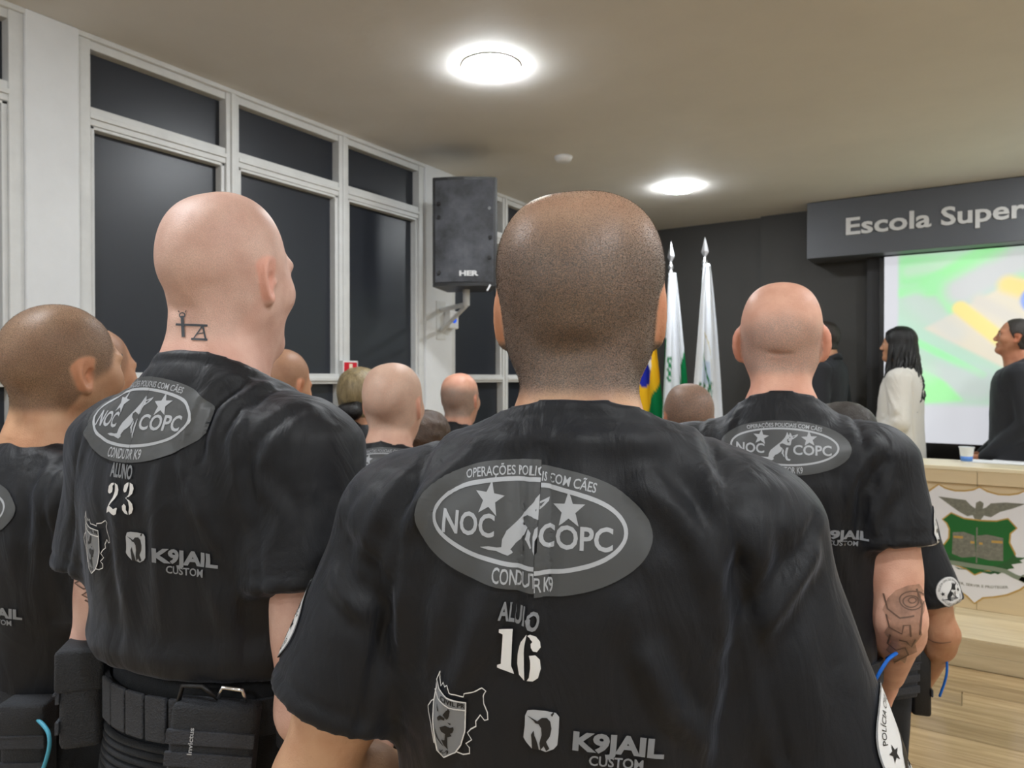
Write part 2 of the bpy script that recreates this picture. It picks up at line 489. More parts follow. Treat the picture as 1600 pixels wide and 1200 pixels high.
class Art:
    """flat shapes in metres (u right, v up), grouped into named parts"""
    def __init__(self): self.parts = {}; self.order = []; self.fresh = False
    def tri(self, part, m, V, T, layer):
        k = (part, m, layer, len(self.order) if (self.fresh or part in ('gilding', 'ribbon_end', 'open_book', 'laurel', 'print_star', 'badge_star')) else 0)
        if k not in self.parts: self.parts[k] = ([], []); self.order.append(k)
        vs, ts = self.parts[k]; b = len(vs)
        vs += [tuple(v) for v in V]; ts += [tuple(i + b for i in t) for t in T]
    def poly(self, part, m, pts, layer=1, f=lambda p: p):
        pts = [f(p) for p in pts]
        T = tessellate_polygon([[Vector((p[0], p[1], 0)) for p in pts]])
        self.tri(part, m, pts, T, layer)
    def ellipse(self, part, m, c, rx, ry, layer=1, n=64, rings=6):
        V = [c]; T = []
        for r in range(1, rings + 1):
            for k in range(n):
                a = 2 * math.pi * k / n
                V.append((c[0] + rx * r / rings * math.cos(a), c[1] + ry * r / rings * math.sin(a)))
        for k in range(n): T.append((0, 1 + k, 1 + (k + 1) % n))
        for r in range(rings - 1):
            for k in range(n):
                a, b = 1 + r * n + k, 1 + r * n + (k + 1) % n
                T += [(a, a + n, b + n), (a, b + n, b)]
        self.tri(part, m, V, T, layer)
    def line(self, part, m, pts, w, layer=1, closed=False, f=lambda p: p):
        P = [Vector(f(p)) for p in pts]; n = len(P); V = []; T = []
        for i, p in enumerate(P):
            a = P[(i - 1) % n] if (closed or i > 0) else p
            c = P[(i + 1) % n] if (closed or i < n - 1) else p
            t = (c - a); t = t.normalized() if t.length > 1e-9 else Vector((1, 0))
            nn = Vector((-t.y, t.x)) * w / 2
            V += [p + nn, p - nn]
        for i in range(n if closed else n - 1):
            j = (i + 1) % n
            T += [(2 * i, 2 * i + 1, 2 * j + 1), (2 * i, 2 * j + 1, 2 * j)]
        self.tri(part, m, [tuple(v) for v in V], T, layer)
    def oval_line(self, part, m, c, rx, ry, w, layer=1, n=72):
        self.line(part, m, [(c[0] + rx * math.cos(2 * math.pi * k / n), c[1] + ry * math.sin(2 * math.pi * k / n)) for k in range(n)], w, layer, True)
    def star(self, part, m, c, r, layer=1, rot=0.0):
        self.poly(part, m, [(c[0] + (r if k % 2 == 0 else r * .42) * math.sin(rot + math.pi * k / 5), c[1] + (r if k % 2 == 0 else r * .42) * math.cos(rot + math.pi * k / 5)) for k in range(10)], layer)
    def text(self, part, m, s, c, h, width=None, bold=0.0, arc=None, layer=1, rot=0.0, step=None):
        V, T = text_geo(s, bold); z0, ch = cap_h(bold)
        V = V.copy(); V[:, 1] = (V[:, 1] - z0 - ch / 2) / ch * h
        x0, x1 = V[:, 0].min(), V[:, 0].max()
        sx = (width / (x1 - x0)) if width else h / ch
        V[:, 0] = (V[:, 0] - (x0 + x1) / 2) * sx
        if arc:                                         # arc > 0: bends down at both ends (centre below)
            a = V[:, 0] / arc; r = arc + V[:, 1]
            V = np.stack([r * np.sin(a), r * np.cos(a) - arc], 1)
        if rot:
            cr, sr = math.cos(rot), math.sin(rot)
            V = np.stack([V[:, 0] * cr - V[:, 1] * sr, V[:, 0] * sr + V[:, 1] * cr], 1)
        V[:, 0] += c[0]; V[:, 1] += c[1]
        self.fresh = True
        self.tri(part, m, [tuple(v) for v in V], T, layer)
        self.fresh = False

def bisected(vs, ts, step, cuts=()):
    bm = bmesh.new()
    bv = [bm.verts.new((v[0], v[1], 0)) for v in vs]
    for t in ts:
        if len(set(t)) == 3:
            try: bm.faces.new([bv[i] for i in t])
            except ValueError: pass
    for c in cuts:
        bmesh.ops.bisect_plane(bm, geom=bm.verts[:] + bm.edges[:] + bm.faces[:], plane_co=(c, 0, 0), plane_no=(1, 0, 0), dist=1e-6)
    if step:
        for ax in (0, 1):
            lo = min(v.co[ax] for v in bm.verts); hi = max(v.co[ax] for v in bm.verts)
            n = int((hi - lo) / step)
            for k in range(1, n + 1):
                co = [0, 0, 0]; co[ax] = lo + k * step; no = [0, 0, 0]; no[ax] = 1
                bmesh.ops.bisect_plane(bm, geom=bm.verts[:] + bm.edges[:] + bm.faces[:], plane_co=co, plane_no=no, dist=1e-6)
    bmesh.ops.triangulate(bm, faces=bm.faces)
    bm.verts.index_update()
    V = np.array([v.co[:2] for v in bm.verts]).reshape(-1, 2); F = [[v.index for v in f.verts] for f in bm.faces]
    bm.free()
    return V, F

def flat_art(art, org, U, Vv, N, parent, off=.0006, gap=.0005):
    """art on a flat face, in the parent's space"""
    objs = {}
    for key in art.order:
        part, m, layer = key[:3]
        vs, ts = art.parts[key]
        P = [org + U * v[0] + Vv * v[1] + N * (off + gap * layer) for v in vs]
        o = link(part, mesh_from(part, P, ts), M[m], parent); objs[part] = o
    return objs

def wrap_art(art, bvh, org, U, Vv, D, parent, off=.0021, gap=.0005, step=.008, warp=None, reach=.5, maxdot=.15):
    """art laid on a curved mesh: every point is carried along D onto the surface"""
    for key in art.order:
        part, m, layer = key[:3]
        vs, ts = art.parts[key]
        V, F = bisected(vs, ts, step, getattr(warp, 'cuts', ()))
        P = []; ok = []
        for u, v in V:
            keep = True
            if warp:
                w = warp(u, v)
                if w is None: keep = False
                else: u, v = w
            h = None
            if keep:
                h = bvh.ray_cast(org + U * u + Vv * v - D * .0, D, reach)
            if not keep or h[0] is None or -h[1].dot(D) < maxdot: ok.append(False); P.append(Vector((0, 0, 0)))
            else:
                ok.append(True); P.append(h[0] + h[1] * (off + gap * layer))
        F = [f for f in F if all(ok[i] for i in f) and max((P[f[0]] - P[f[1]]).length, (P[f[1]] - P[f[2]]).length, (P[f[2]] - P[f[0]]).length) < .05]
        if not F: continue
        used = sorted({i for f in F for i in f}); re = {i: k for k, i in enumerate(used)}
        o = link(part, mesh_from(part, [P[i] for i in used], [[re[i] for i in f] for f in F]), M[m], parent, smooth=True)

# the printed emblem on the back of every training shirt, about 0.234 m wide
ZU = .117 / 575
def zc(p):                                              # from measured units (y down, slight tilt) to metres
    x, y = p[0] - 720, p[1] - 570
    return (x * ZU, -(y - .055 * x) * ZU)
DOG = [(482, 654), (520, 650), (560, 654), (582, 652), (584, 622), (600, 590), (640, 556), (690, 516), (722, 480), (735, 452), (742, 428), (750, 446), (758, 462), (766, 434), (776, 446), (784, 466), (800, 462), (836, 450), (832, 466), (812, 482), (794, 494), (784, 498), (778, 516), (776, 540), (768, 552), (740, 548), (716, 536), (700, 530), (678, 540), (682, 560), (704, 576), (690, 604), (664, 624), (640, 636), (622, 660), (630, 672), (612, 684), (584, 676), (560, 668), (520, 664)]
DOG_LEGS = [[(706, 580), (716, 596), (712, 620), (722, 650), (716, 654), (702, 626), (694, 622)], [(736, 570), (756, 570), (748, 600), (742, 640), (752, 668), (776, 676), (768, 690), (740, 684), (728, 660), (726, 610)]]
DOG_DARK = [[(740, 500), (756, 486), (752, 504), (766, 520), (748, 526)], [(760, 470), (772, 478), (766, 490)], [(786, 474), (814, 466), (796, 484)]]
def emblem(number=None, aluno='ALUNO'):
    a = Art()
    a.ellipse('print_oval', 'p_dark', (0, 0), 575 * ZU, 248 * ZU, 0, 72, 10)
    a.oval_line('print_ring', 'p_light', (-8 * ZU, 8 * ZU), 470 * ZU, 164 * ZU, 17 * ZU, 1)
    a.text('print_lettering', 'p_light', 'OPERAÇÕES POLICIAIS COM CÃES', (-6 * ZU, 205 * ZU), 36 * ZU, 665 * ZU, .012, 1500 * ZU, 1)
    a.text('print_lettering', 'p_light', 'NOC', (-302 * ZU, -14 * ZU), 88 * ZU, 252 * ZU, .022, None, 1)
    a.text('print_lettering', 'p_light', 'COPC', (240 * ZU, -16 * ZU), 88 * ZU, 330 * ZU, .022, None, 1)
    a.text('print_lettering', 'p_light', 'CONDUTOR K9', (-6 * ZU, -200 * ZU), 56 * ZU, 330 * ZU, .012, -2600 * ZU, 1)
    a.star('print_star', 'p_light', (-208 * ZU, 86 * ZU), 72 * ZU, 1, .08)
    a.star('print_star', 'p_light', (212 * ZU, 84 * ZU), 72 * ZU, 1, -.05)
    a.poly('print_dog', 'p_light', DOG, 1, zc)
    for q in DOG_LEGS: a.poly('print_dog', 'p_light', q, 1, zc)
    for q in DOG_DARK: a.poly('print_dog_shade', 'p_dark', q, 2, zc)
    return a

# stencil numerals, unit height 1
NUM = {
 '1': [[(.02, .98), (.40, 1.0), (.40, .16), (.46, .06), (.48, 0), (.02, .06), (.02, .12), (.12, .16), (.12, .86), (.02, .90)]],
 '6': [[(.22, 1.0), (.10, .82), (.03, .55), (.02, .35), (.06, .12), (.18, .0), (.17, .30), (.17, .60)],
       [(.26, 1.0), (.40, .95), (.50, .84), (.52, .72), (.44, .62), (.34, .64), (.29, .72), (.28, .80), (.32, .84), (.27, .90), (.24, .97)],
       [(.26, .55), (.40, .56), (.52, .46), (.56, .28), (.50, .08), (.38, .0), (.24, .0), (.28, .08), (.30, .28), (.29, .44)]],
 '2': [[(.03, .72), (.06, .88), (.18, .98), (.30, 1.0), (.30, .94), (.24, .90), (.26, .80), (.24, .70), (.14, .64), (.05, .66)],
       [(.34, 1.0), (.48, .94), (.55, .80), (.52, .64), (.42, .50), (.28, .36), (.18, .26), (.30, .24), (.42, .18), (.54, .24), (.58, .22), (.54, .04), (.46, .0), (.34, .04), (.20, .10), (.06, .04), (.01, .02), (.06, .18), (.20, .36), (.32, .54), (.37, .72), (.37, .88)]],
 '3': [[(.04, .74), (.08, .90), (.20, .98), (.28, 1.0), (.28, .92), (.25, .82), (.20, .70), (.10, .67)],
       [(.33, 1.0), (.46, .95), (.52, .82), (.48, .66), (.36, .56), (.20, .53), (.20, .49), (.38, .46), (.51, .36), (.55, .20), (.48, .06), (.35, .0), (.35, .10), (.38, .24), (.34, .40), (.24, .48), (.24, .54), (.33, .62), (.36, .76), (.34, .92)],
       [(.30, .0), (.16, .03), (.05, .12), (.03, .24), (.12, .32), (.22, .26), (.22, .14), (.28, .08)]],
 '0': [[(.24, 1.0), (.10, .88), (.03, .64), (.02, .40), (.08, .12), (.24, .0), (.20, .24), (.19, .72)], [(.32, 1.0), (.46, .88), (.54, .62), (.53, .36), (.46, .12), (.32, .0), (.36, .26), (.37, .72)]],
}
def number_art(word, num, h_word, w_word, h_num, gap, mword='p_mid'):
    a = Art()
    a.text('print_word', mword, word, (0, 0), h_word, w_word, .03, None, 1)
    x = -len(num) * .31 * h_num
    for ch in num:
        for q in NUM[ch]:
            a.poly('print_number', 'p_white', [(x + p[0] * h_num * 1.08, -gap - h_num / 2 + (p[1] - .5) * h_num) for p in q], 1)
        x += .64 * h_num
    return a

def jail_art(s=1.0):
    """rounded square with a handler and dog silhouette, and lettering"""
    a = Art(); S = .053 * s / 200
    def g(p): return ((p[0] - 785) * S, -(p[1] - 832) * S)
    a.poly('logo_tile', 'p_light', [(690, 770), (702, 740), (735, 732), (800, 728), (860, 732), (880, 750), (882, 830), (880, 890), (862, 912), (820, 932), (790, 926), (740, 928), (706, 902), (688, 880), (692, 820)], 0, g)
    a.poly('logo_figure', 'p_black', [(700, 764), (762, 784), (784, 764), (812, 760), (832, 776), (842, 812), (836, 850), (818, 880), (838, 912), (822, 926), (806, 904), (790, 926), (782, 892), (790, 850), (786, 816), (770, 798), (750, 796), (745, 788)], 1, g)
    a.poly('logo_figure', 'p_black', [(745, 834), (752, 860), (768, 888), (782, 926), (742, 926), (738, 890), (732, 858)], 1, g)
    a.poly('logo_figure', 'p_black', [(832, 742), (846, 728), (850, 736), (840, 752)], 1, g)
    a.text('logo_lettering', 'p_mid', 'K9JAIL', (1215 * S - 785 * S, -(856 - 832) * S), 96 * S, 500 * S, .045, None, 1, -.16 * 0)
    a.text('logo_lettering', 'p_mid', 'CUSTOM', (1210 * S - 785 * S, -(946 - 832) * S), 50 * S, 300 * S, .02, None, 1)
    return a

MAP = [(150, 540), (178, 486), (176, 520), (190, 560), (208, 536), (220, 552), (236, 538), (252, 572), (286, 572), (330, 580), (334, 562), (390, 554), (446, 530), (474, 544), (456, 572), (462, 610), (486, 650), (488, 686), (466, 694), (440, 672), (410, 710), (412, 736), (380, 756), (356, 782), (384, 812), (346, 842), (370, 858), (370, 888), (326, 906), (280, 906)]
def map_art(s=1.0):
    a = Art(); S = .106 * s / 400
    def g(p): return ((p[0] - 290) * S, -(p[1] - 720) * S)
    a.line('map_outline', 'p_white', MAP, 7 * S, 1, False, g)
    a.line('map_outline', 'p_white', [(132, 650), (112, 664), (86, 700), (92, 730), (114, 780), (126, 840), (132, 880)], 6 * S, 1, False, g)
    sh = [(150, 536), (175, 580), (230, 602), (342, 614), (340, 690), (336, 780), (310, 860), (270, 912), (186, 956), (146, 920), (138, 860), (130, 760), (134, 660), (150, 580)]
    a.poly('shield', 'p_mid', sh, 0, g)
    a.line('shield_border', 'p_white', sh, 8 * S, 1, True, g)
    a.line('shield_border', 'p_white', [(140, 590), (170, 630), (240, 652), (340, 660)], 7 * S, 1, False, g)
    a.text('shield_lettering', 'p_black', 'CIVIL PR', ((262 - 290) * S, -(626 - 720) * S), 26 * S, 150 * S, .03, None, 1, -.12)
    a.text('shield_lettering', 'p_black', 'K-9', ((190 - 290) * S, -(922 - 720) * S), 24 * S, 58 * S, .03, None, 1)
    dark = [[(200, 700), (236, 656), (244, 670), (230, 716), (220, 722)], [(160, 650), (172, 690), (164, 696)], [(160, 730), (182, 706), (210, 716), (206, 730), (184, 728), (168, 742)],
            [(174, 776), (208, 760), (236, 770), (258, 762), (260, 780), (250, 800), (236, 806), (244, 820), (216, 830), (214, 880), (216, 906), (190, 880), (176, 848), (196, 850), (204, 812), (182, 800)],
            [(140, 790), (156, 840), (190, 890), (170, 872), (148, 840)], [(222, 738), (246, 744), (238, 752)]]
    for q in dark: a.poly('shield_dog', 'p_black', q, 1, g)
    return a

def patch_art(r=.045, word='PARANÁ'):
    """round white sleeve badge"""
    a = Art()
    a.ellipse('badge', 'p_white', (0, 0), r, r, 0, 48, 8)
    a.oval_line('badge_ring', 'p_mid', (0, 0), r * .985, r * .985, r * .03, 1, 48)
    a.text('badge_lettering', 'p_black', 'POLÍCIA CIVIL DO PARANÁ', (0, r * .80), r * .13, r * 2.1, .0, r * .80, 1)
    a.text('badge_lettering', 'p_black', 'NÚCLEO DE OPERAÇÕES', (0, -r * .80), r * .13, r * 1.9, .0, -r * .80, 1)
    a.text('badge_lettering', 'p_black', 'DENARC', (0, -r * .42), r * .20, r * .66, .02, None, 1)
    a.star('badge_star', 'p_black', (-r * .62, 0), r * .16, 1); a.star('badge_star', 'p_black', (r * .62, 0), r * .16, 1)
    k = r * .0042
    def g(p): return ((p[0] - 680) * k, -(p[1] - 565) * k)
    a.poly('badge_dog', 'p_black', DOG, 1, g)
    for q in DOG_LEGS: a.poly('badge_dog', 'p_black', q, 1, g)
    return a

# ------------------------------------------------------------------ sign lettering, screen, desk, flags, wall things
def raised_word(word, x0, x1, part_of, z0, cap, bold):
    """raised sign lettering from x0; the letters of part_of end at x1"""
    V, T = text_geo(word, bold); W0, _ = text_geo(part_of, bold); c0, ch = cap_h(bold)
    k = (x1 - x0) / (W0[:, 0].max() - W0[:, 0].min())
    P = [Vector(((v[0] - V[:, 0].min()) * k + x0, -.001, z0 + (v[1] - c0) / ch * cap)) for v in V]
    me = mesh_from('lettering', P, T)
    bm = bmesh.new(); bm.from_mesh(me); bmesh.ops.remove_doubles(bm, verts=bm.verts, dist=1e-5)
    r_ = bmesh.ops.extrude_face_region(bm, geom=bm.faces[:])
    for e in r_['geom']:
        if isinstance(e, bmesh.types.BMVert): e.co.y -= .012
    bmesh.ops.recalc_face_normals(bm, faces=bm.faces); bm.to_mesh(me); bm.free()
    link('lettering', me, M['letter'], fas)
raised_word('Escola', front_x(1321, FY) - FX0, front_x(1454, FY) - FX0, 'Escola', .158, .132, .022)
raised_word('Superior', front_x(1469, FY) - FX0, front_x(1601, FY) - FX0, 'Super', .158, .132, .022)

# projection screen: white sheet with black border, a waving flag picture projected on it
scr = empty('projection_screen', (SCRX0, SCR_Y, .95)); tag(scr, 'large white projection screen showing a waving green and yellow flag picture', 'screen')
SW, SH = 3.1, 1.592
MB().box((-.035, .006, -.06), (SW + .035, .03, SH)).build('screen_border', M['black_gloss'], scr)
nx, nz = 260, 150
uu = np.linspace(0, SW, nx); vv = np.linspace(.155, SH, nz)
UX, VZ = np.meshgrid(uu, vv, indexing='ij')
def sm(a, b, x): t = np.clip((x - a) / (b - a), 0, 1); return t * t * (3 - 2 * t)
def on_screen(px, py):                                  # a point of the picture, in metres on the sheet
    t = (px - 800) / FPX
    z = SCR_Y / (t * RGT.y + FWD.y)
    w = RGT * (t * z) + FWD * z
    return (w.x - SCRX0, CAM_H - (py - 590) / FPX * z - .95)
PXM = .0052
def paint(U, Vh):
    C = np.zeros(U.shape + (3,)); C[:] = (.74, .75, .80)
    def put(mask, col):
        for k in range(3): C[..., k] = C[..., k] * (1 - mask) + col[k] * mask
    u0 = on_screen(1403, 500)[0]; v0 = on_screen(1440, 632)[1]
    inn = sm(u0 - .008, u0 + .008, U) * sm(v0 - .03, v0 + .03, Vh)
    put(inn, (.60, .80, .66))
    def line_mask(x0, y0, x1, y1, w, soft):
        (ax, ay), (bx, by) = on_screen(x0, y0), on_screen(x1, y1); w *= PXM; soft *= PXM
        dx, dy = bx - ax, by - ay; L = math.hypot(dx, dy)
        t = np.clip(((U - ax) * dx + (Vh - ay) * dy) / L ** 2, 0, 1)
        d = np.hypot(U - ax - t * dx, Vh - ay - t * dy)
        return (1 - sm(w - soft, w + soft, d)) * inn
    def poly_mask(pts, soft=2.5):
        m = np.ones_like(U); pts = [on_screen(*p) for p in pts]; soft *= PXM
        for i in range(len(pts)):
            (ax, ay), (bx, by) = pts[i], pts[(i + 1) % len(pts)]
            L = math.hypot(bx - ax, by - ay)
            m = m * sm(-soft, soft, -((bx - ax) * (Vh - ay) - (by - ay) * (U - ax)) / L)
        return m * inn
    put(line_mask(1400, 400, 1490, 470, 22, 16) * .55, (.62, .78, .64))
    put(poly_mask([(1403, 400), (1520, 398), (1470, 440), (1403, 450)], 9), (.44, .95, .48)); put(line_mask(1420, 424, 1490, 412, 9, 8) * .8, (.66, .86, .68))
    put(line_mask(1540, 395, 1450, 450, 13, 6), (.44, .98, .46)); put(line_mask(1403, 458, 1460, 448, 7, 5), (.46, .97, .50))
    put(line_mask(1462, 440, 1500, 492, 11, 5), (.46, .96, .50)); put(line_mask(1555, 392, 1590, 450, 15, 10), (.42, .98, .44))
    put(line_mask(1500, 455, 1585, 410, 20, 14), (.72, .74, .74))
    put(poly_mask([(1442, 514), (1590, 435), (1700, 470), (1660, 620), (1560, 572)], 4), (.86, .80, .66))
    put(line_mask(1500, 482, 1640, 590, 10, 3), (1.0, .86, .36)); put(line_mask(1575, 445, 1690, 480, 12, 7), (1.0, .82, .36))
    put(line_mask(1530, 470, 1620, 520, 9, 7), (.80, .76, .68))
    cx, cy = on_screen(1622, 468); put((1 - sm(.09, .12, np.hypot(U - cx, Vh - cy))) * inn, (.34, .48, .95))
    put(line_mask(1400, 508, 1560, 598, 12, 9) * .7, (.58, .84, .68)); put(line_mask(1403, 520, 1535, 586, 5, 3), (.46, .98, .52))
    put(line_mask(1470, 590, 1530, 600, 22, 12) * .6, (.72, .73, .76))
    put(poly_mask([(1403, 572), (1435, 576), (1475, 594), (1505, 626), (1403, 634)], 4), (.46, 1.0, .46)); put(line_mask(1403, 575, 1450, 585, 12, 10) * .5, (.62, .92, .66))
    put(line_mask(1430, 470, 1490, 520, 14, 12) * .5, (.72, .76, .76))
    band = (.5 + .5 * np.sin(U * 9 + Vh * 4)) * .04
    return np.clip(C - band[..., None] * inn[..., None], 0, 1)
CC = paint(UX, VZ)
V = np.stack([UX, np.zeros_like(UX), VZ], -1).reshape(-1, 3)
ii, kk = np.meshgrid(np.arange(nx - 1), np.arange(nz - 1), indexing='ij')
q0 = (ii * nz + kk).ravel()
Q = np.stack([q0, q0 + nz, q0 + nz + 1, q0 + 1], 1)
me = np_mesh('sheet', V, Q)
ca = me.color_attributes.new('Col', 'FLOAT_COLOR', 'POINT')
ca.data.foreach_set('color', np.concatenate([CC.reshape(-1, 3), np.ones((nx * nz, 1))], 1).astype(np.float32).ravel())
M['screen'] = attr_mat('projected_picture', rough=.8, emit=.78, diffuse=.35)
link('sheet', me, M['screen'], scr)

# desk on the platform
DSK = ground(1540, 4.34); DY = DSK.y
DX0, DX1 = at(1390, 590, 4.6).x, X_RIGHT - .35
dk = empty('conference_desk', (DX0, DY, PLAT_Z)); tag(dk, 'long beige conference desk with a crest panel on its front', 'desk')
DH = .872; W = DX1 - DX0
x = 0.0; xs = [0, at(1528, 590, 4.36).x - DX0]
while xs[-1] < W - 1.3: xs.append(xs[-1] + 1.22)
xs[-1] = W
for i in range(len(xs) - 1):
    MB().box((xs[i] + .001, .02, 0), (xs[i + 1] - .001, .045, DH - .10), .002).build('front_panel', M['beige'], dk)
    MB().box((xs[i] + .001, -.005, DH - .095), (xs[i + 1] - .001, .05, DH - .012), .003).build('fascia_rail', M['beige'], dk)
MB().box((-.02, -.012, DH - .014), (W + .02, .40, DH + .012), .004).build('desk_top', M['beige_top'], dk)
for xx in (0, W / 2, W - .03):
    MB().box((xx, .045, 0), (xx + .03, .37, DH - .014)).build('side_panel', M['beige'], dk)

# crest on the desk
CX = at(1531, 846, 4.34).x - DX0
crest = empty('desk_crest', (DX0 + CX, DY + .02, PLAT_Z + .40)); tag(crest, 'white shield crest with eagle and green escutcheon on the beige desk front', 'crest')
KS = 4.34 / (FPX * 5 * math.cos(THETA) ** 0) * 1.19
def cg(p): return ((p[0] - 535) * KS, -((p[1] - 545) - .085 * (p[0] - 535)) * KS)
OUT = [(304, 138), (345, 165), (400, 182), (460, 182), (500, 176), (537, 157), (580, 186), (640, 206), (700, 208), (745, 200), (782, 182), (830, 240), (893, 286), (850, 330), (822, 390), (812, 430), (806, 462), (890, 480), (882, 560), (876, 640), (850, 710), (810, 770), (760, 820), (690, 860), (620, 880), (560, 890), (512, 932), (470, 886), (420, 850), (340, 830), (270, 780), (215, 720), (190, 640), (180, 560), (180, 480), (184, 392), (262, 398), (262, 350), (246, 290), (225, 250), (190, 218), (240, 190)]
ca_ = Art()
ca_.poly('shield', 'p_crestwhite', OUT, 0, cg)
ca_.line('gold_border', 'p_gold', OUT, 10 * KS, 1, True, cg)
ca_.poly('eagle', 'p_stone', [(302, 220), (380, 232), (460, 244), (490, 280), (515, 300), (518, 262), (540, 248), (560, 264), (556, 300), (576, 290), (600, 264), (680, 258), (784, 266), (720, 296), (650, 320), (600, 356), (562, 346), (545, 374), (510, 368), (500, 344), (470, 352), (420, 320), (360, 270)], 1, cg)
ES = [(378, 330), (450, 366), (540, 378), (630, 380), (692, 362), (740, 424), (706, 460), (702, 520), (732, 590), (716, 650), (640, 700), (560, 716), (512, 742), (470, 708), (400, 680), (340, 640), (330, 560), (366, 500), (368, 440), (352, 400), (328, 376)]
ca_.poly('escutcheon', 'p_green', ES, 1, cg)
ca_.line('escutcheon_border', 'p_gold', ES, 9 * KS, 2, True, cg)
ca_.poly('open_book', 'p_stone', [(388, 462), (450, 456), (510, 480), (520, 620), (440, 630), (384, 606)], 3, cg)
ca_.poly('open_book', 'p_stone', [(526, 480), (580, 470), (668, 490), (668, 640), (590, 640), (526, 622)], 3, cg)
ca_.line('sword', 'p_stone', [(524, 424), (523, 660)], 8 * KS, 4, False, cg)
for x0, x1, y in ((392, 446, 492), (604, 664, 516), (488, 510, 524), (536, 556, 530)): ca_.line('gilding', 'p_gold', [(x0, y), (x1, y + 2)], 16 * KS, 4, False, cg)
for L in ([(262, 545), (312, 552), (340, 545), (330, 590), (420, 640), (520, 664), (400, 668), (318, 630), (338, 612), (280, 578)], [(790, 612), (740, 612), (724, 592), (690, 640), (640, 668), (560, 690), (640, 730), (700, 690), (728, 684), (712, 660), (772, 646), (756, 632)], [(400, 690), (430, 704), (640, 716), (600, 732), (520, 712), (420, 708)]):
    ca_.poly('laurel', 'p_leaf', L, 3, cg)
ca_.line('ribbon', 'p_ribbon', [(240, 684), (290, 684), (340, 664), (400, 668), (520, 684), (620, 694), (680, 706), (730, 736), (790, 758)], 30 * KS, 5, False, cg)
ca_.poly('ribbon_end', 'p_ribbon', [(222, 640), (262, 652), (290, 690), (258, 698), (262, 676), (240, 668)], 5, cg); ca_.poly('ribbon_end', 'p_ribbon', [(824, 714), (800, 734), (824, 740), (780, 776), (750, 760), (770, 724)], 5, cg)
ca_.text('motto', 'p_stone', 'DEFENDER, SERVIR E PROTEGER', cg((512, 812)), 17 * KS, 370 * KS, .02, -900 * KS, 1)
mb = MB(); mb.prism([cg(p) for p in OUT], -.004, 0); mb.build('backing', M['p_crestwhite'], crest)
flat_art(ca_, Vector((0, -.004, 0)), Vector((1, 0, 0)), Vector((0, 0, 1)), Vector((0, -1, 0)), crest, .0004, .0004)

# paper cup and papers on the desk
p = at(1511, 727, 4.62)
cup = empty('paper_cup', (p.x, p.y, PLAT_Z + DH + .012)); tag(cup, 'white paper cup with blue print standing on the desk edge', 'cup')
MB().lathe([(.030, 0), (.031, .004), (.042, .094), (.045, .095), (.0455, .100), (.041, .100), (.029, .006), (.001, .005)], n=28).build('cup_body', M['cup'], cup, auto=40)
MB().lathe([(.0322, .008), (.0358, .040), (.0360, .040), (.0324, .008)], n=28).build('blue_band', M['cup_blue'], cup, smooth=True)
for k, (px, zz, r) in enumerate(((1562, 4.58, .1), (1590, 4.52, -.06))):
    p = at(px, 735, zz); pa = MB().box((-.105, -.148, 0), (.105, .148, .002)).build('paper_sheet', M['paper'])
    pa.location = (p.x, p.y + .02, PLAT_Z + DH + .0135 + .003 * k); pa.rotation_euler = (0, 0, 1.4 + r)
    tag(pa, ('white paper sheet on the desk nearest the paper cup', 'white paper sheet on the desk at the right picture edge')[k], 'paper', 'papers on the desk')

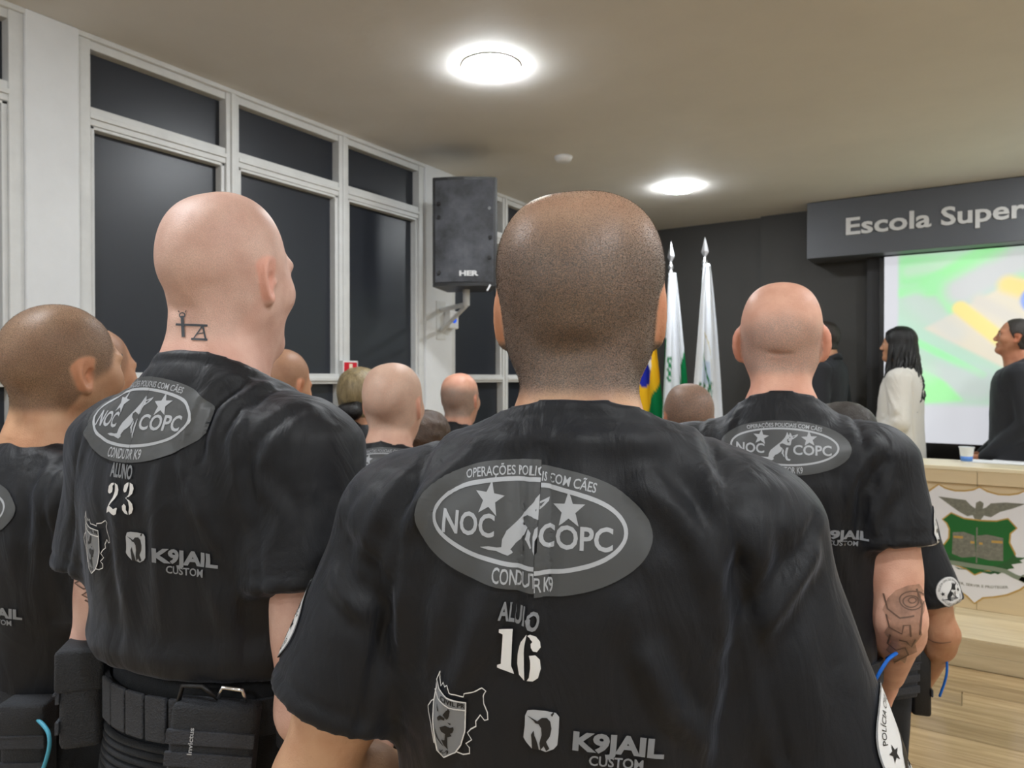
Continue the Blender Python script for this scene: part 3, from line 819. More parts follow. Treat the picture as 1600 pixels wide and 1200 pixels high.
# flags ------------------------------------------------------------------------------------------
def flag(px, tip_y, z, label, style, lean=0.0, top_y=430, wid=.34, seed=1, dirx=-1):
    tip = at(px, tip_y, z)
    root = empty('flag', (tip.x, tip.y, PLAT_Z)); tag(root, label, 'flag', 'flags on poles by the front wall')
    H = tip.z - PLAT_Z
    MB().lathe([(.085, 0), (.09, .02), (.08, .04), (.04, .07), (.028, .12), (.001, .12)], n=28).build('stand', M['silver'], root, smooth=True)
    MB().tube([(0, 0, .05), (0, 0, H - .26)], .014, 12).build('pole', M['silver'], root, smooth=True)
    sp = MB().lathe([(.014, H - .27), (.022, H - .255), (.022, H - .24), (.012, H - .23), (.021, H - .21), (.021, H - .19), (.010, H - .175), (.011, H - .155)], n=16)
    sp.build('collar', M['silver'], root, smooth=True)
    h0 = H - .17
    bl = MB().add([(0, 0, h0 + .17), (-.03, 0, h0 + .05), (.03, 0, h0 + .05), (0, .010, h0 + .06), (0, -.010, h0 + .06), (0, 0, h0)],
                  [[0, 1, 3], [0, 3, 2], [0, 2, 4], [0, 4, 1], [5, 3, 1], [5, 2, 3], [5, 4, 2], [5, 1, 4]])
    bl.build('spear_tip', M['silver'], root)
    top = H - (top_y - tip_y) / FPX * z
    nu, nv = 70, 80
    rnd = random.Random(seed); ph = [rnd.uniform(0, 6) for _ in range(4)]
    V = np.zeros((nu, nv, 3)); C = np.zeros((nu, nv, 4)); C[..., 3] = 1
    for i in range(nu):
        u = i / (nu - 1)
        for j in range(nv):
            v = j / (nv - 1)
            spread = .05 + wid * min(1, v * 1.25) ** .8
            s = (u - .42)
            x = dirx * (-s) * spread
            fold = math.sin(u * 6 * math.pi + ph[0] + v * .8) * .020 * min(1, v * 3) + math.sin(u * 11 + ph[1]) * .012
            x += math.cos(u * 6 * math.pi + ph[0] + v) * .018 * min(1, v * 2)
            V[i, j] = (x * RGT.x - (fold + .045) * FWD.x, x * RGT.y - (fold + .045) * FWD.y, top - v * (top - .55) - .06 * abs(s) * v)
            C[i, j, :3] = style(u, v)
    ii, kk = np.meshgrid(np.arange(nu - 1), np.arange(nv - 1), indexing='ij'); q0 = (ii * nv + kk).ravel()
    me = np_mesh('cloth', V.reshape(-1, 3), np.stack([q0, q0 + nv, q0 + nv + 1, q0 + 1], 1))
    ca = me.color_attributes.new('Col', 'FLOAT_COLOR', 'POINT'); ca.data.foreach_set('color', C.reshape(-1, 4).astype(np.float32).ravel())
    o = link('cloth', me, M['flagcloth'], root, True)
    so = o.modifiers.new('thick', 'SOLIDIFY'); so.thickness = .003
    return root
M['flagcloth'] = attr_mat('flag_cloth', rough=.9, spec=.1)
G, Y_, B_, W_ = srgb(20, 128, 74)[:3], srgb(240, 190, 40)[:3], srgb(42, 52, 170)[:3], srgb(236, 240, 246)[:3]
def st_brazil(u, v):
    # gathered flag: green, yellow lozenge, blue disc with a white band
    x, y = (u - .50) / .5, (v - .40) / .26
    if x * x * .9 + (y + .1) ** 2 < .32: return W_ if abs(y + .1 - .25 * x) < .10 else B_
    if abs(x) * .75 + abs(y) < 1.0: return Y_
    return G
def st_parana(u, v):
    e = .50 + .55 * (.62 - u)
    if v > e + .06: return G
    if abs(u - .30) < .07 and .38 < v < .50 and math.sin(v * 160) * math.sin(u * 60) > -.1: return G
    if u < .10 and v > .30: return G
    return W_
def st_city(u, v):
    x, y = (u - .40), (v - .46)
    if abs(abs(x * 1.1 - y * .9) - .05) < .012 and abs(y) < .13: return srgb(40, 120, 70)[:3]
    if abs(x) < .12 and abs(y - .01) < .05: return srgb(200, 214, 232)[:3]
    if abs(x) < .26 and .05 < y < .10 and math.sin(u * 70 + v * 90) > .1: return srgb(40, 110, 66)[:3]
    if abs(math.hypot(x * 1.3, y * 1.3) - .20) < .008: return srgb(216, 206, 170)[:3]
    return W_
flag(1000, 384, 5.88, 'green and yellow flag with blue disc hanging on a pole, leftmost of the three', st_brazil, top_y=436, wid=.34, seed=4)
flag(1048, 378, 5.66, 'white and green flag with small emblem on a silver spear pole, middle of the three', st_parana, top_y=428, wid=.20, seed=2)
flag(1101, 370, 5.50, 'white flag with pale crest on a silver spear pole, rightmost of the three', st_city, top_y=414, wid=.22, seed=7)

# loudspeaker on the pillar ----------------------------------------------------------------------
p = at(727, 452, 4.30)
sp = empty('loudspeaker', (p.x, p.y, p.z)); sp.rotation_euler = (0, 0, THETA - math.radians(2)); tag(sp, 'worn black loudspeaker box mounted on the white pillar', 'loudspeaker')
hw, hh = .195, .66
prof = [(-hw, -.02), (-hw * .96, -.05), (-hw * .5, -.066), (0, -.072), (hw * .5, -.066), (hw * .96, -.05), (hw, -.02), (hw * .72, .26), (-hw * .72, .26)]
mb = MB(); n = len(prof)
mb.add([(x, y, .012) for x, y in prof] + [(x, y, hh) for x, y in prof], [[i, (i + 1) % n, (i + 1) % n + n, i + n] for i in range(n)] + [list(range(n))[::-1], [i + n for i in range(n)]])
M['spk'] = mat('worn_black_grille', srgb(24, 25, 28), rough=.42, var=.5, vscale=6, var2=srgb(88, 90, 97), bump=.5, bscale=260)
mb.build('cabinet', M['black_plastic'], sp)
gp = [(x * .93, y - .006) for x, y in prof[1:6]]; n = len(gp)
mb = MB().add([(x, y, .035) for x, y in gp] + [(x, y, hh - .02) for x, y in gp] + [(x, y + .004, .035) for x, y in gp] + [(x, y + .004, hh - .02) for x, y in gp],
              [[i, i + 1, i + 1 + n, i + n] for i in range(n - 1)] + [[i, i + 2 * n, i + 1 + 2 * n, i + 1] for i in range(n - 1)] + [[i + n, i + 1 + n, i + 1 + 3 * n, i + 3 * n] for i in range(n - 1)] + [[0, n, 3 * n, 2 * n], [n - 1, 3 * n - 1, 4 * n - 1, 2 * n - 1]])
mb.build('grille', M['spk'], sp)
a = Art(); a.text('brand_lettering', 'letter', 'HER', (.0, 0), .032, .115, .05, None, 1)
flat_art(a, Vector((.03, -.080, .085)), Vector((1, -.01, 0)), Vector((.0, 0, 1)), Vector((0, -1, 0)), sp)
MB().box((.125, -.075, .05), (.135, -.068, .09), 0, Matrix.Rotation(.5, 4, 'Y')).build('label_tape', M['white_plastic'], sp)
for x, z in ((-.15, .50), (.15, .47), (-.15, .42), (.15, .18), (-.15, .09), (.155, .30)):
    MB().lathe([(.001, 0), (.009, 0), (.011, .004), (.011, .006)], n=12).build('screw', M['black_gloss'], sp).matrix_local = Matrix.Translation((x, -.066, z)) @ Matrix.Rotation(math.pi / 2, 4, 'X')
# bracket
pw = Vector((X_LEFT + .02, wall_y(686), p.z - .08))
br = empty('wall_bracket', pw); tag(br, 'white metal bracket carrying the loudspeaker on the pillar', 'bracket')
e = Vector((p.x, p.y, p.z)) + FWD * .1 - pw
mb = MB().tube([(0, 0, 0), (e.x, e.y, 0)], .016, 8); mb.build('arm', M['frame'], br)
MB().tube([(0, 0, -.14), (e.x, e.y, -.01)], .013, 8).build('strut', M['frame'], br)
MB().tube([(e.x, e.y, -.01), (e.x, e.y, .09)], .022, 10).build('socket', M['frame'], br)
MB().box((-.02, -.05, -.2), (0, .05, .06), .004).build('wall_plate', M['frame'], br)
# call button box
q = Vector((X_LEFT + .018, wall_y(702) - .03, 1.6 + (590 - 501) / FPX * 4.9))
cb = empty('call_box', q); tag(cb, 'small white box with a blue light under the loudspeaker', 'call box')
MB().box((0, -.05, -.06), (.05, .05, .06), .008).build('case', M['white_plastic'], cb)
MB().lathe([(.001, .006), (.018, .006), (.024, 0)], n=20).build('blue_button', M['blue_led'], cb).matrix_local = Matrix.Translation((.05, .0, .0)) @ Matrix.Rotation(math.pi / 2, 4, 'Y')
# fire sign on the mullion
q = Vector((X_LEFT + .03, wall_y(542), 1.6 + (590 - 582) / FPX * 4.08))
fs = empty('fire_sign', q); tag(fs, 'small red and white extinguisher sign on the window mullion', 'sign')
MB().box((-.03, -.058, -.068), (-.004, .058, .068), .002).build('mount', M['frame'], fs)
MB().box((-.004, -.058, -.066), (0, .058, .066), .004).build('plate', M['p_white'], fs)
MB().box((0, -.050, -.058), (.0015, .050, .058)).build('red_field', M['red'], fs)
MB().box((.0015, -.012, -.060), (.0025, .014, .05), .0004).build('pictogram', M['pale_arrow'], fs)
MB().box((.0014, .012, -.060), (.0024, .052, -.004)).build('pictogram', M['pale_arrow'], fs)

# ------------------------------------------------------------------ implicit modelling of people
def axis(segs):
    out = []
    for a, b, st in segs:
        n = max(1, int(math.ceil((b - a) / st)))
        out += [a + (b - a) * k / n for k in range(n)]
    out.append(segs[-1][1])
    return np.array(out, dtype=np.float32)

def smin(a, b, k):
    if np.ndim(k) == 0 and k <= 0: return np.minimum(a, b)
    h = np.maximum(k - np.abs(a - b), 0) / k
    return np.minimum(a, b) - h * h * k * .25

class Field:
    def __init__(s, xs, ys, zs):
        s.xs, s.ys, s.zs = xs, ys, zs
        s.F = np.full((len(xs), len(ys), len(zs)), .3, dtype=np.float32)
    def box(s, lo, hi):
        sl = []
        for a, l, h in zip((s.xs, s.ys, s.zs), lo, hi):
            i = max(0, np.searchsorted(a, l) - 1); j = min(len(a), np.searchsorted(a, h) + 1)
            sl.append(slice(i, max(j, i + 1)))
        X = s.xs[sl[0]][:, None, None]; Y = s.ys[sl[1]][None, :, None]; Z = s.zs[sl[2]][None, None, :]
        return tuple(sl), X, Y, Z
    def add(s, fn, lo, hi, k=.02, zr=None):
        m = .06 + k
        sl, X, Y, Z = s.box([v - m for v in lo], [v + m for v in hi])
        if zr: k = (.016 + (k - .016) * np.clip((Z - zr[0]) / (zr[1] - zr[0]), 0, 1) ** 1.5).astype(np.float32)
        s.F[sl] = smin(s.F[sl], fn(X, Y, Z).astype(np.float32), k)
    def cut(s, fn, lo, hi, k=.01):
        m = .01 + k
        sl, X, Y, Z = s.box([v - m for v in lo], [v + m for v in hi])
        s.F[sl] = -smin(-s.F[sl], fn(X, Y, Z).astype(np.float32), k)
    def cap(s, p0, p1, r0, r1, k=.02, sc=(1, 1, 1), cut=False):
        p0 = np.array(p0, float); p1 = np.array(p1, float); R = max(r0, r1) * max(sc)
        lo = np.minimum(p0, p1) - R; hi = np.maximum(p0, p1) + R
        (s.cut if cut else s.add)(lambda X, Y, Z: capsule(X, Y, Z, p0, p1, r0, r1, sc), lo, hi, k)
    def ell(s, c, r, k=.02, cut=False, rot=None):
        R = max(r)
        (s.cut if cut else s.add)(lambda X, Y, Z: ellipsoid(X, Y, Z, c, r, rot), [v - R for v in c], [v + R for v in c], k)
    def mesh(s, smooth=1):
        return surface_nets(s.F, s.xs, s.ys, s.zs, smooth)

def capsule(X, Y, Z, p0, p1, r0, r1, sc=(1, 1, 1)):
    v = [(p1[i] - p0[i]) / sc[i] for i in range(3)]
    q = [(X - p0[0]) / sc[0], (Y - p0[1]) / sc[1], (Z - p0[2]) / sc[2]]
    L = max(sum(c * c for c in v), 1e-9)
    h = np.clip((q[0] * v[0] + q[1] * v[1] + q[2] * v[2]) / L, 0, 1)
    d = np.sqrt((q[0] - h * v[0]) ** 2 + (q[1] - h * v[1]) ** 2 + (q[2] - h * v[2]) ** 2)
    return (d - (r0 + h * (r1 - r0))) * min(sc)

def ellipsoid(X, Y, Z, c, r, rot=None):
    x, y, z = X - c[0], Y - c[1], Z - c[2]
    if rot is not None:
        x, y, z = (rot[0][0] * x + rot[0][1] * y + rot[0][2] * z, rot[1][0] * x + rot[1][1] * y + rot[1][2] * z, rot[2][0] * x + rot[2][1] * y + rot[2][2] * z)
    k0 = np.sqrt((x / r[0]) ** 2 + (y / r[1]) ** 2 + (z / r[2]) ** 2) + 1e-6
    k1 = np.sqrt((x / r[0] ** 2) ** 2 + (y / r[1] ** 2) ** 2 + (z / r[2] ** 2) ** 2) + 1e-6
    return k0 * (k0 - 1) / k1

def loft(X, Y, Z, tab, p=2.4):
    """tab rows: z, half width, half depth, centre y, centre x"""
    t = np.array(tab, dtype=float); z = Z
    a = np.interp(z, t[:, 0], t[:, 1]); b = np.interp(z, t[:, 0], t[:, 2]); c = np.interp(z, t[:, 0], t[:, 3])
    cx = np.interp(z, t[:, 0], t[:, 4]) if t.shape[1] > 4 else 0.0
    q = (np.abs((X - cx) / a) ** p + np.abs((Y - c) / b) ** p) ** (1.0 / p)
    d = (q - 1) * np.minimum(a, b)
    d = np.maximum(d, np.maximum(t[0, 0] - z, z - t[-1, 0]))
    return d

EDGES = [((0, 0, 0), (1, 0, 0)), ((0, 1, 0), (1, 1, 0)), ((0, 0, 1), (1, 0, 1)), ((0, 1, 1), (1, 1, 1)),
         ((0, 0, 0), (0, 1, 0)), ((1, 0, 0), (1, 1, 0)), ((0, 0, 1), (0, 1, 1)), ((1, 0, 1), (1, 1, 1)),
         ((0, 0, 0), (0, 0, 1)), ((1, 0, 0), (1, 0, 1)), ((0, 1, 0), (0, 1, 1)), ((1, 1, 0), (1, 1, 1))]
def surface_nets(F, xs, ys, zs, smooth=1):
    S = F < 0
    S8 = S.astype(np.uint8)
    c = S8[:-1, :-1, :-1] + S8[1:, :-1, :-1] + S8[:-1, 1:, :-1] + S8[1:, 1:, :-1] + S8[:-1, :-1, 1:] + S8[1:, :-1, 1:] + S8[:-1, 1:, 1:] + S8[1:, 1:, 1:]
    act = (c > 0) & (c < 8)
    I = np.argwhere(act)
    vid = np.full(act.shape, -1, dtype=np.int32); vid[act] = np.arange(len(I))
    acc = np.zeros((len(I), 3)); cnt = np.zeros(len(I))
    i, j, k = I[:, 0], I[:, 1], I[:, 2]
    for a, b in EDGES:
        fa = F[i + a[0], j + a[1], k + a[2]]; fb = F[i + b[0], j + b[1], k + b[2]]
        m = (fa < 0) != (fb < 0)
        t = np.where(m, fa / np.where(m, fa - fb, 1), 0)
        for d in range(3):
            acc[:, d] += np.where(m, a[d] + t * (b[d] - a[d]), 0)
        cnt += m
    P = I + acc / np.maximum(cnt, 1)[:, None]
    V = np.stack([np.interp(P[:, 0], np.arange(len(xs)), xs), np.interp(P[:, 1], np.arange(len(ys)), ys), np.interp(P[:, 2], np.arange(len(zs)), zs)], 1)
    Q = []
    def emit(E, s0, off):
        e = np.argwhere(E)
        if not len(e): return
        ids = [vid[e[:, 0] + o[0], e[:, 1] + o[1], e[:, 2] + o[2]] for o in off]
        q = np.stack(ids, 1); flip = ~s0[tuple(e.T)]
        q[flip] = q[flip][:, ::-1]; Q.append(q)
    E = np.zeros(S.shape, bool); E[:-1, 1:-1, 1:-1] = S[:-1, 1:-1, 1:-1] != S[1:, 1:-1, 1:-1]
    emit(E, S, [(0, -1, -1), (0, 0, -1), (0, 0, 0), (0, -1, 0)])
    E = np.zeros(S.shape, bool); E[1:-1, :-1, 1:-1] = S[1:-1, :-1, 1:-1] != S[1:-1, 1:, 1:-1]
    emit(E, S, [(-1, 0, -1), (-1, 0, 0), (0, 0, 0), (0, 0, -1)])
    E = np.zeros(S.shape, bool); E[1:-1, 1:-1, :-1] = S[1:-1, 1:-1, :-1] != S[1:-1, 1:-1, 1:]
    emit(E, S, [(-1, -1, 0), (0, -1, 0), (0, 0, 0), (-1, 0, 0)])
    Q = np.concatenate(Q)
    for _ in range(smooth): V = relax(V, Q, .5)
    return V, Q

def relax(V, Q, f):
    n = len(V); A = np.zeros((n, 3)); c = np.zeros(n)
    for a, b in ((0, 1), (1, 2), (2, 3), (3, 0)):
        for p, q in ((a, b), (b, a)):
            for d in range(3): A[:, d] += np.bincount(Q[:, p], V[Q[:, q], d], n)
            c += np.bincount(Q[:, p], minlength=n)
    return V * (1 - f) + f * A / np.maximum(c, 1)[:, None]

def normals(V, Q):
    n = np.cross(V[Q[:, 2]] - V[Q[:, 0]], V[Q[:, 3]] - V[Q[:, 1]])
    N = np.zeros_like(V)
    for k in range(4):
        for d in range(3): N[:, d] += np.bincount(Q[:, k], n[:, d], len(V))
    return N / (np.linalg.norm(N, axis=1, keepdims=True) + 1e-12)

def ridge(V, pts, w, amp, taper=True, skew=.5):
    """height field of one cloth fold along a polyline; positive amp = ridge with a trough along one flank"""
    P = np.array(pts, float)
    best = np.full(len(V), 1e9); tt = np.zeros(len(V)); side = np.zeros(len(V))
    L = np.concatenate([[0], np.cumsum(np.linalg.norm(np.diff(P, axis=0), axis=1))]); tot = L[-1]
    for i in range(len(P) - 1):
        v = P[i + 1] - P[i]; l = np.dot(v, v)
        h = np.clip((V - P[i]) @ v / l, 0, 1)
        d = np.linalg.norm(V - P[i] - h[:, None] * v, axis=1)
        m = d < best
        best = np.where(m, d, best); tt = np.where(m, (L[i] + h * math.sqrt(l)) / tot, tt)
    g = amp * np.exp(-(best / w) ** 2)
    if skew: g = g - amp * skew * np.exp(-((best - 1.9 * w) / w) ** 2)
    if taper: g *= np.sin(np.pi * np.clip(tt * .84 + .12, 0, 1)) ** .7
    return g

def vnoise(V, sc, seed):
    """cheap smooth value noise"""
    r = np.random.RandomState(seed); out = np.zeros(len(V))
    for k in range(5):
        d = r.normal(size=3) * np.array(sc); ph = r.uniform(0, 6.28)
        out += np.sin(V @ d + ph)
    return out / 5

def rotm(yaw, pitch, roll=0.0):
    return np.array(Matrix.Rotation(yaw, 3, 'Z') @ Matrix.Rotation(pitch, 3, 'X') @ Matrix.Rotation(roll, 3, 'Y'))

# ---- hand (right hand hanging down, palm towards -x, thumb towards +y) ----
def build_hand(curl=.5):
    xs = axis([(-.09, .03, .0028)]); ys = axis([(-.06, .085, .0028)]); zs = axis([(-.215, .03, .0028)])
    f = Field(xs, ys, zs)
    f.cap((0, 0, .03), (0, .002, -.02), .026, .027, .012, (.8, 1, 1))
    f.ell((-.002, .0, -.055), (.016, .042, .050), .02)
    f.ell((-.010, .024, -.045), (.017, .020, .032), .015)
    def chain(p, dirs, lens, rads, k=.006):
        p = np.array(p, float)
        for d, l, (a, b) in zip(dirs, lens, rads):
            d = np.array(d, float); d /= np.linalg.norm(d); q = p + d * l
            f.cap(p, q, a, b, k); p = q
    for y, l, s, c in ((.030, .92, .06, .9), (.010, 1.0, .01, 1.0), (-.011, .94, -.04, 1.1), (-.030, .76, -.10, 1.25)):
        c *= curl
        chain((-.003, y * .95, -.088), [(-math.sin(c * .55), s, -math.cos(c * .55)), (-math.sin(c * 1.5), s * .7, -math.cos(c * 1.5)), (-math.sin(c * 2.2), s * .4, -math.cos(c * 2.2))],
              [.046 * l, .028 * l, .022 * l], [(.0098, .0088), (.0088, .0080), (.0080, .0068)])
    chain((-.008, .026, -.030), [(-.35, .75, -.75), (-.3, .35, -1), (-.35, .05, -1)], [.036, .034, .026], [(.015, .0125), (.0118, .0105), (.0102, .008)], .01)
    return f.mesh(1)
_hands = {}
def hand(curl):
    if curl not in _hands: _hands[curl] = build_hand(curl)
    return _hands[curl]

# ---- head, in head space: origin between the ears, +y forward, heights for a 0.237 m head ----
EARC = []
def head_prims(f, T, Ti, hp, res_fine=True):
    """T: 4x4 head space -> body space"""
    R = T[:3, :3]; s = np.linalg.norm(R[:, 0]); Rn = R / s; o = T[:3, 3]
    hw, hd, hh = hp.get('w', 1), hp.get('d', 1), hp.get('h', 1)
    def tr(p): return R @ (np.array(p, float) * (hw, hd, hh)) + o
    def E(c, r, k=.02, cut=False):
        f.ell(tr(c), [r[0] * s * hw, r[1] * s * hd, r[2] * s * hh], k, cut, rot=Rn.T)
    def Cp(a, b, r0, r1, k=.02, cut=False): f.cap(tr(a), tr(b), r0 * s, r1 * s, k, cut=cut)
    E((0, -.006, .036), (.0755, .098, .089), .01)
    E((0, -.042, .012), (.066, .062, .060), .03)
    E((0, .030, -.018), (.059, .066, .082), .03)
    pa = hp.get('par', .0)
    for sx in (-1, 1): E((sx * (.030 + pa), -.018, .050), (.044, .062, .058), .03)
    for sx in (-1, 1):
        Cp((sx * .050, .008, -.045), (sx * .014, .078, -.090), .019, .019, .03)
        E((sx * .044, .058, -.018), (.025, .030, .030), .025)
        E((sx * .038, -.002, .004), (.034, .05, .055), .03)
        E((sx * .046, -.026, -.032), (.019, .024, .028), .03)
    E((0, .084, -.094), (.024, .018, .017), .02)
    E((0, .080, .030), (.054, .016, .011), .02)
    if hp.get('face', True):
        for sx in (-1, 1):
            E((sx * .032, .101, .012), (.018, .016, .012), .012, True)
            E((sx * .032, .080, .011), (.013, .013, .0115), .004)
            E((sx * .013, .104, -.026), (.009, .010, .008), .008)
        Cp((0, .090, .020), (0, .112, -.018), .009, .012, .014)
        E((0, .112, -.022), (.012, .012, .010), .008)
        E((0, .096, -.050), (.023, .010, .0055), .007)
        E((0, .094, -.061), (.020, .010, .0065), .007)
        E((0, .104, -.0555), (.022, .006, .0016), .003, True)
    # ears
    EARC.clear()
    es = hp.get('ear', 1.0); fl = hp.get('flare', .5)
    for sx in (-1, 1):
        u = np.array((sx * math.sin(fl), -math.cos(fl), 0)); v = np.array((0, -.20, .98)); w = np.cross(u, v) * 1.0
        w = w / np.linalg.norm(w)
        if w[0] * sx < 0: w = -w
        c0 = np.array((sx * hp.get('earx', .0708) * hw, .006 * hd, -.004)) + u * .0145 * es
        cb = R @ c0 + o; EARC.append((cb, Rn @ u, Rn @ w, s * es))
        ub, vb, wb = Rn @ u, Rn @ v, Rn @ w
        def ear(X, Y, Z, cb=cb, ub=ub, vb=vb, wb=wb):
            dx, dy, dz = X - cb[0], Y - cb[1], Z - cb[2]
            k = s * es
            a = (dx * ub[0] + dy * ub[1] + dz * ub[2]) / k; b = (dx * vb[0] + dy * vb[1] + dz * vb[2]) / k; c = (dx * wb[0] + dy * wb[1] + dz * wb[2]) / k
            wdt = .0165 * (1 + .22 * np.clip(b / .03, -1, 1))
            rho = np.sqrt((a / wdt) ** 2 + (b / .029) ** 2) + 1e-6
            fr_ = np.clip((a + .017) / .011, 0, 1); ring = np.sqrt(((rho - 1) * .019) ** 2 + (c - .003 * fr_ + .004 * (1 - fr_)) ** 2) - .0040 * (.45 + .55 * fr_)
            plate = np.sqrt(np.maximum((rho - 1) * .017, 0) ** 2 + (c + .004 + .004 * np.exp(-((a + .004) / .006) ** 2 - ((b + .004) / .010) ** 2)) ** 2) - .0030
            anti = np.sqrt(((rho - .52) * .02) ** 2 + (c + .000) ** 2) - .0028
            anti = np.maximum(anti, -(a + .003))
            lobe = np.sqrt((a + .004) ** 2 + (b + .029) ** 2 + (c * 1.6) ** 2) - .0085
            trag = np.sqrt((a + .014) ** 2 + (b + .006) ** 2 + (c - .002) ** 2) - .006
            return smin(smin(smin(smin(ring, plate, .004), anti, .004), lobe, .006), trag, .004) * k
        R_ = .045 * s * es
        f.add(ear, cb - R_, cb + R_, .004)
        cc = cb + (ub * -.0045 + vb * -.003 + wb * .006) * s * es
        f.ell(cc, [.0075 * s * es, .0125 * s * es, .0085 * s * es], .003, True, rot=np.stack([ub, vb, wb]))

def hair_mask(H, style):
    """H: head-space coords. 1 on the scalp, fading into skin"""
    x, y, z = H[:, 0], H[:, 1], H[:, 2]
    def ss(a, b, t): t = np.clip((t - a) / (b - a), 0, 1); return t * t * (3 - 2 * t)
    nape = style.get('nape', -.075)
    low = np.where(y < -.03, nape, nape + (y + .03) * 1.9)            # rises from the nape to in front of the ear
    low = np.where(y > .005, -.012 + (y - .005) * .4, low)
    m = ss(-.012, .012, z - low)
    front = style.get('front', .066)
    fr = front - np.maximum(.045 - z, 0) * .55
    m *= 1 - ss(-.012, .012, y - fr - .25 * np.maximum(z - .06, 0) * style.get('recede', 0))
    m *= np.where(np.abs(x) > .086, 0, 1)
    if 'bald' in style: m *= 1 - ss(style['bald'] - .03, style['bald'] + .02, z + .25 * np.abs(x))
    m *= 1 - style.get('lit_top', 0) * ss(.035, .11, z)  # less hair towards the crown, so its lit top is painted in
    return m

M_skin = {}
def skin_mat(name, skin, hair, stub=.8, red=None, rough=.48, grain=900.0, con=.2):
    m = bpy.data.materials.new(name); m.use_nodes = True
    nt = m.node_tree; b = nt.nodes['Principled BSDF']; N = nt.nodes.new; Lk = nt.links.new
    tc = N('ShaderNodeTexCoord')
    n1 = N('ShaderNodeTexNoise'); n1.inputs['Scale'].default_value = 26; n1.inputs['Detail'].default_value = 5
    Lk(tc.outputs['Object'], n1.inputs['Vector'])
    r1 = N('ShaderNodeValToRGB'); r1.color_ramp.elements[0].position = .32; r1.color_ramp.elements[1].position = .68
    r1.color_ramp.elements[0].color = [skin[0] * .90, skin[1] * .80, skin[2] * .77, 1]; r1.color_ramp.elements[1].color = [min(1, skin[0] * 1.05), min(1, skin[1] * 1.06), min(1, skin[2] * 1.06), 1]
    Lk(n1.outputs['Fac'], r1.inputs['Fac'])
    ae = N('ShaderNodeAttribute'); ae.attribute_name = 'flush'
    mx0 = N('ShaderNodeMix'); mx0.data_type = 'RGBA'
    Lk(ae.outputs['Fac'], mx0.inputs[0]); Lk(r1.outputs['Color'], mx0.inputs[6]); mx0.inputs[7].default_value = red or [skin[0] * 1.02, skin[1] * .66, skin[2] * .58, 1]
    ah = N('ShaderNodeAttribute'); ah.attribute_name = 'hair'
    n2 = N('ShaderNodeTexNoise'); n2.inputs['Scale'].default_value = grain; n2.inputs['Detail'].default_value = 2
    Lk(tc.outputs['Object'], n2.inputs['Vector'])
    r2 = N('ShaderNodeMapRange'); r2.inputs['From Min'].default_value = .38; r2.inputs['From Max'].default_value = .62
    r2.inputs['To Min'].default_value = max(0, stub - con); r2.inputs['To Max'].default_value = min(1, stub + con)
    Lk(n2.outputs['Fac'], r2.inputs['Value'])
    ml = N('ShaderNodeMath'); ml.operation = 'MULTIPLY'; Lk(r2.outputs[0], ml.inputs[0]); Lk(ah.outputs['Fac'], ml.inputs[1])
    mx = N('ShaderNodeMix'); mx.data_type = 'RGBA'
    Lk(ml.outputs[0], mx.inputs[0]); Lk(mx0.outputs[2], mx.inputs[6]); mx.inputs[7].default_value = hair
    Lk(mx.outputs[2], b.inputs['Base Color'])
    b.inputs['Roughness'].default_value = rough; b.inputs['Specular IOR Level'].default_value = .4
    bp = N('ShaderNodeBump'); bp.inputs['Strength'].default_value = .3; bp.inputs['Distance'].default_value = .002
    n3 = N('ShaderNodeTexNoise'); n3.inputs['Scale'].default_value = 420; n3.inputs['Detail'].default_value = 3
    Lk(tc.outputs['Object'], n3.inputs['Vector']); Lk(n3.outputs['Fac'], bp.inputs['Height']); Lk(bp.outputs['Normal'], b.inputs['Normal'])
    return m

SHIRT = [(.90, .190, .128, .004), (1.05, .188, .126, .0), (1.18, .196, .128, -.002), (1.30, .210, .132, -.008), (1.38, .212, .132, -.014), (1.43, .202, .122, -.018),
         (1.465, .178, .108, -.021), (1.495, .142, .095, -.023), (1.52, .110, .083, -.022), (1.54, .090, .076, -.020), (1.56, .078, .070, -.015), (1.58, .073, .067, -.012), (1.62, .071, .066, -.010)]
DEF_ARM = dict(sh=(.195, -.012, 1.432), el=(.262, -.035, 1.13), wr=(.262, .085, .90), hem=.66)

_eye = {}
def eyes(root, ho, Rh, hs, hp, brow):
    if not _eye:
        b = MB().lathe([(.0004, .0122), (.0050, .0112), (.0062, .0105)], n=16); _eye['iris'] = mesh_from('iris', b.v, b.f)
        prof = [(.0122 * math.sin(a), .0122 * math.cos(a)) for a in np.linspace(.45, 3.1, 12)]
        b = MB().lathe([(max(r, .0003), z) for r, z in prof], n=16); _eye['eye'] = mesh_from('eye', b.v, b.f)
        for k, m in (('iris', 'iris'), ('eye', 'sclera')):
            _eye[k].materials.append(M[m]); _eye[k].polygons.foreach_set('use_smooth', [True] * len(_eye[k].polygons))
    R4 = Matrix([[*Rh[i] * hs, ho[i]] for i in range(3)] + [[0, 0, 0, 1]])
    for sx in (-1, 1):
        c = Vector((sx * .032 * hp.get('w', 1), .0815 * hp.get('d', 1), .011 * hp.get('h', 1)))
        o = link('eye', _eye['eye'], None, root); o.matrix_local = R4 @ Matrix.Translation(c) @ Matrix.Rotation(-math.pi / 2, 4, 'X')
        link('iris', _eye['iris'], None, o)
        pts = [R4 @ Vector((sx * x * hp.get('w', 1), y * hp.get('d', 1), z * hp.get('h', 1))) for x, y, z in ((.014, .097, .029), (.026, .0985, .033), (.038, .093, .034), (.049, .083, .030))]
        MB().tube(pts, [.002, .0034, .003, .0012], 8).build('eyebrow', M[brow], root, True)

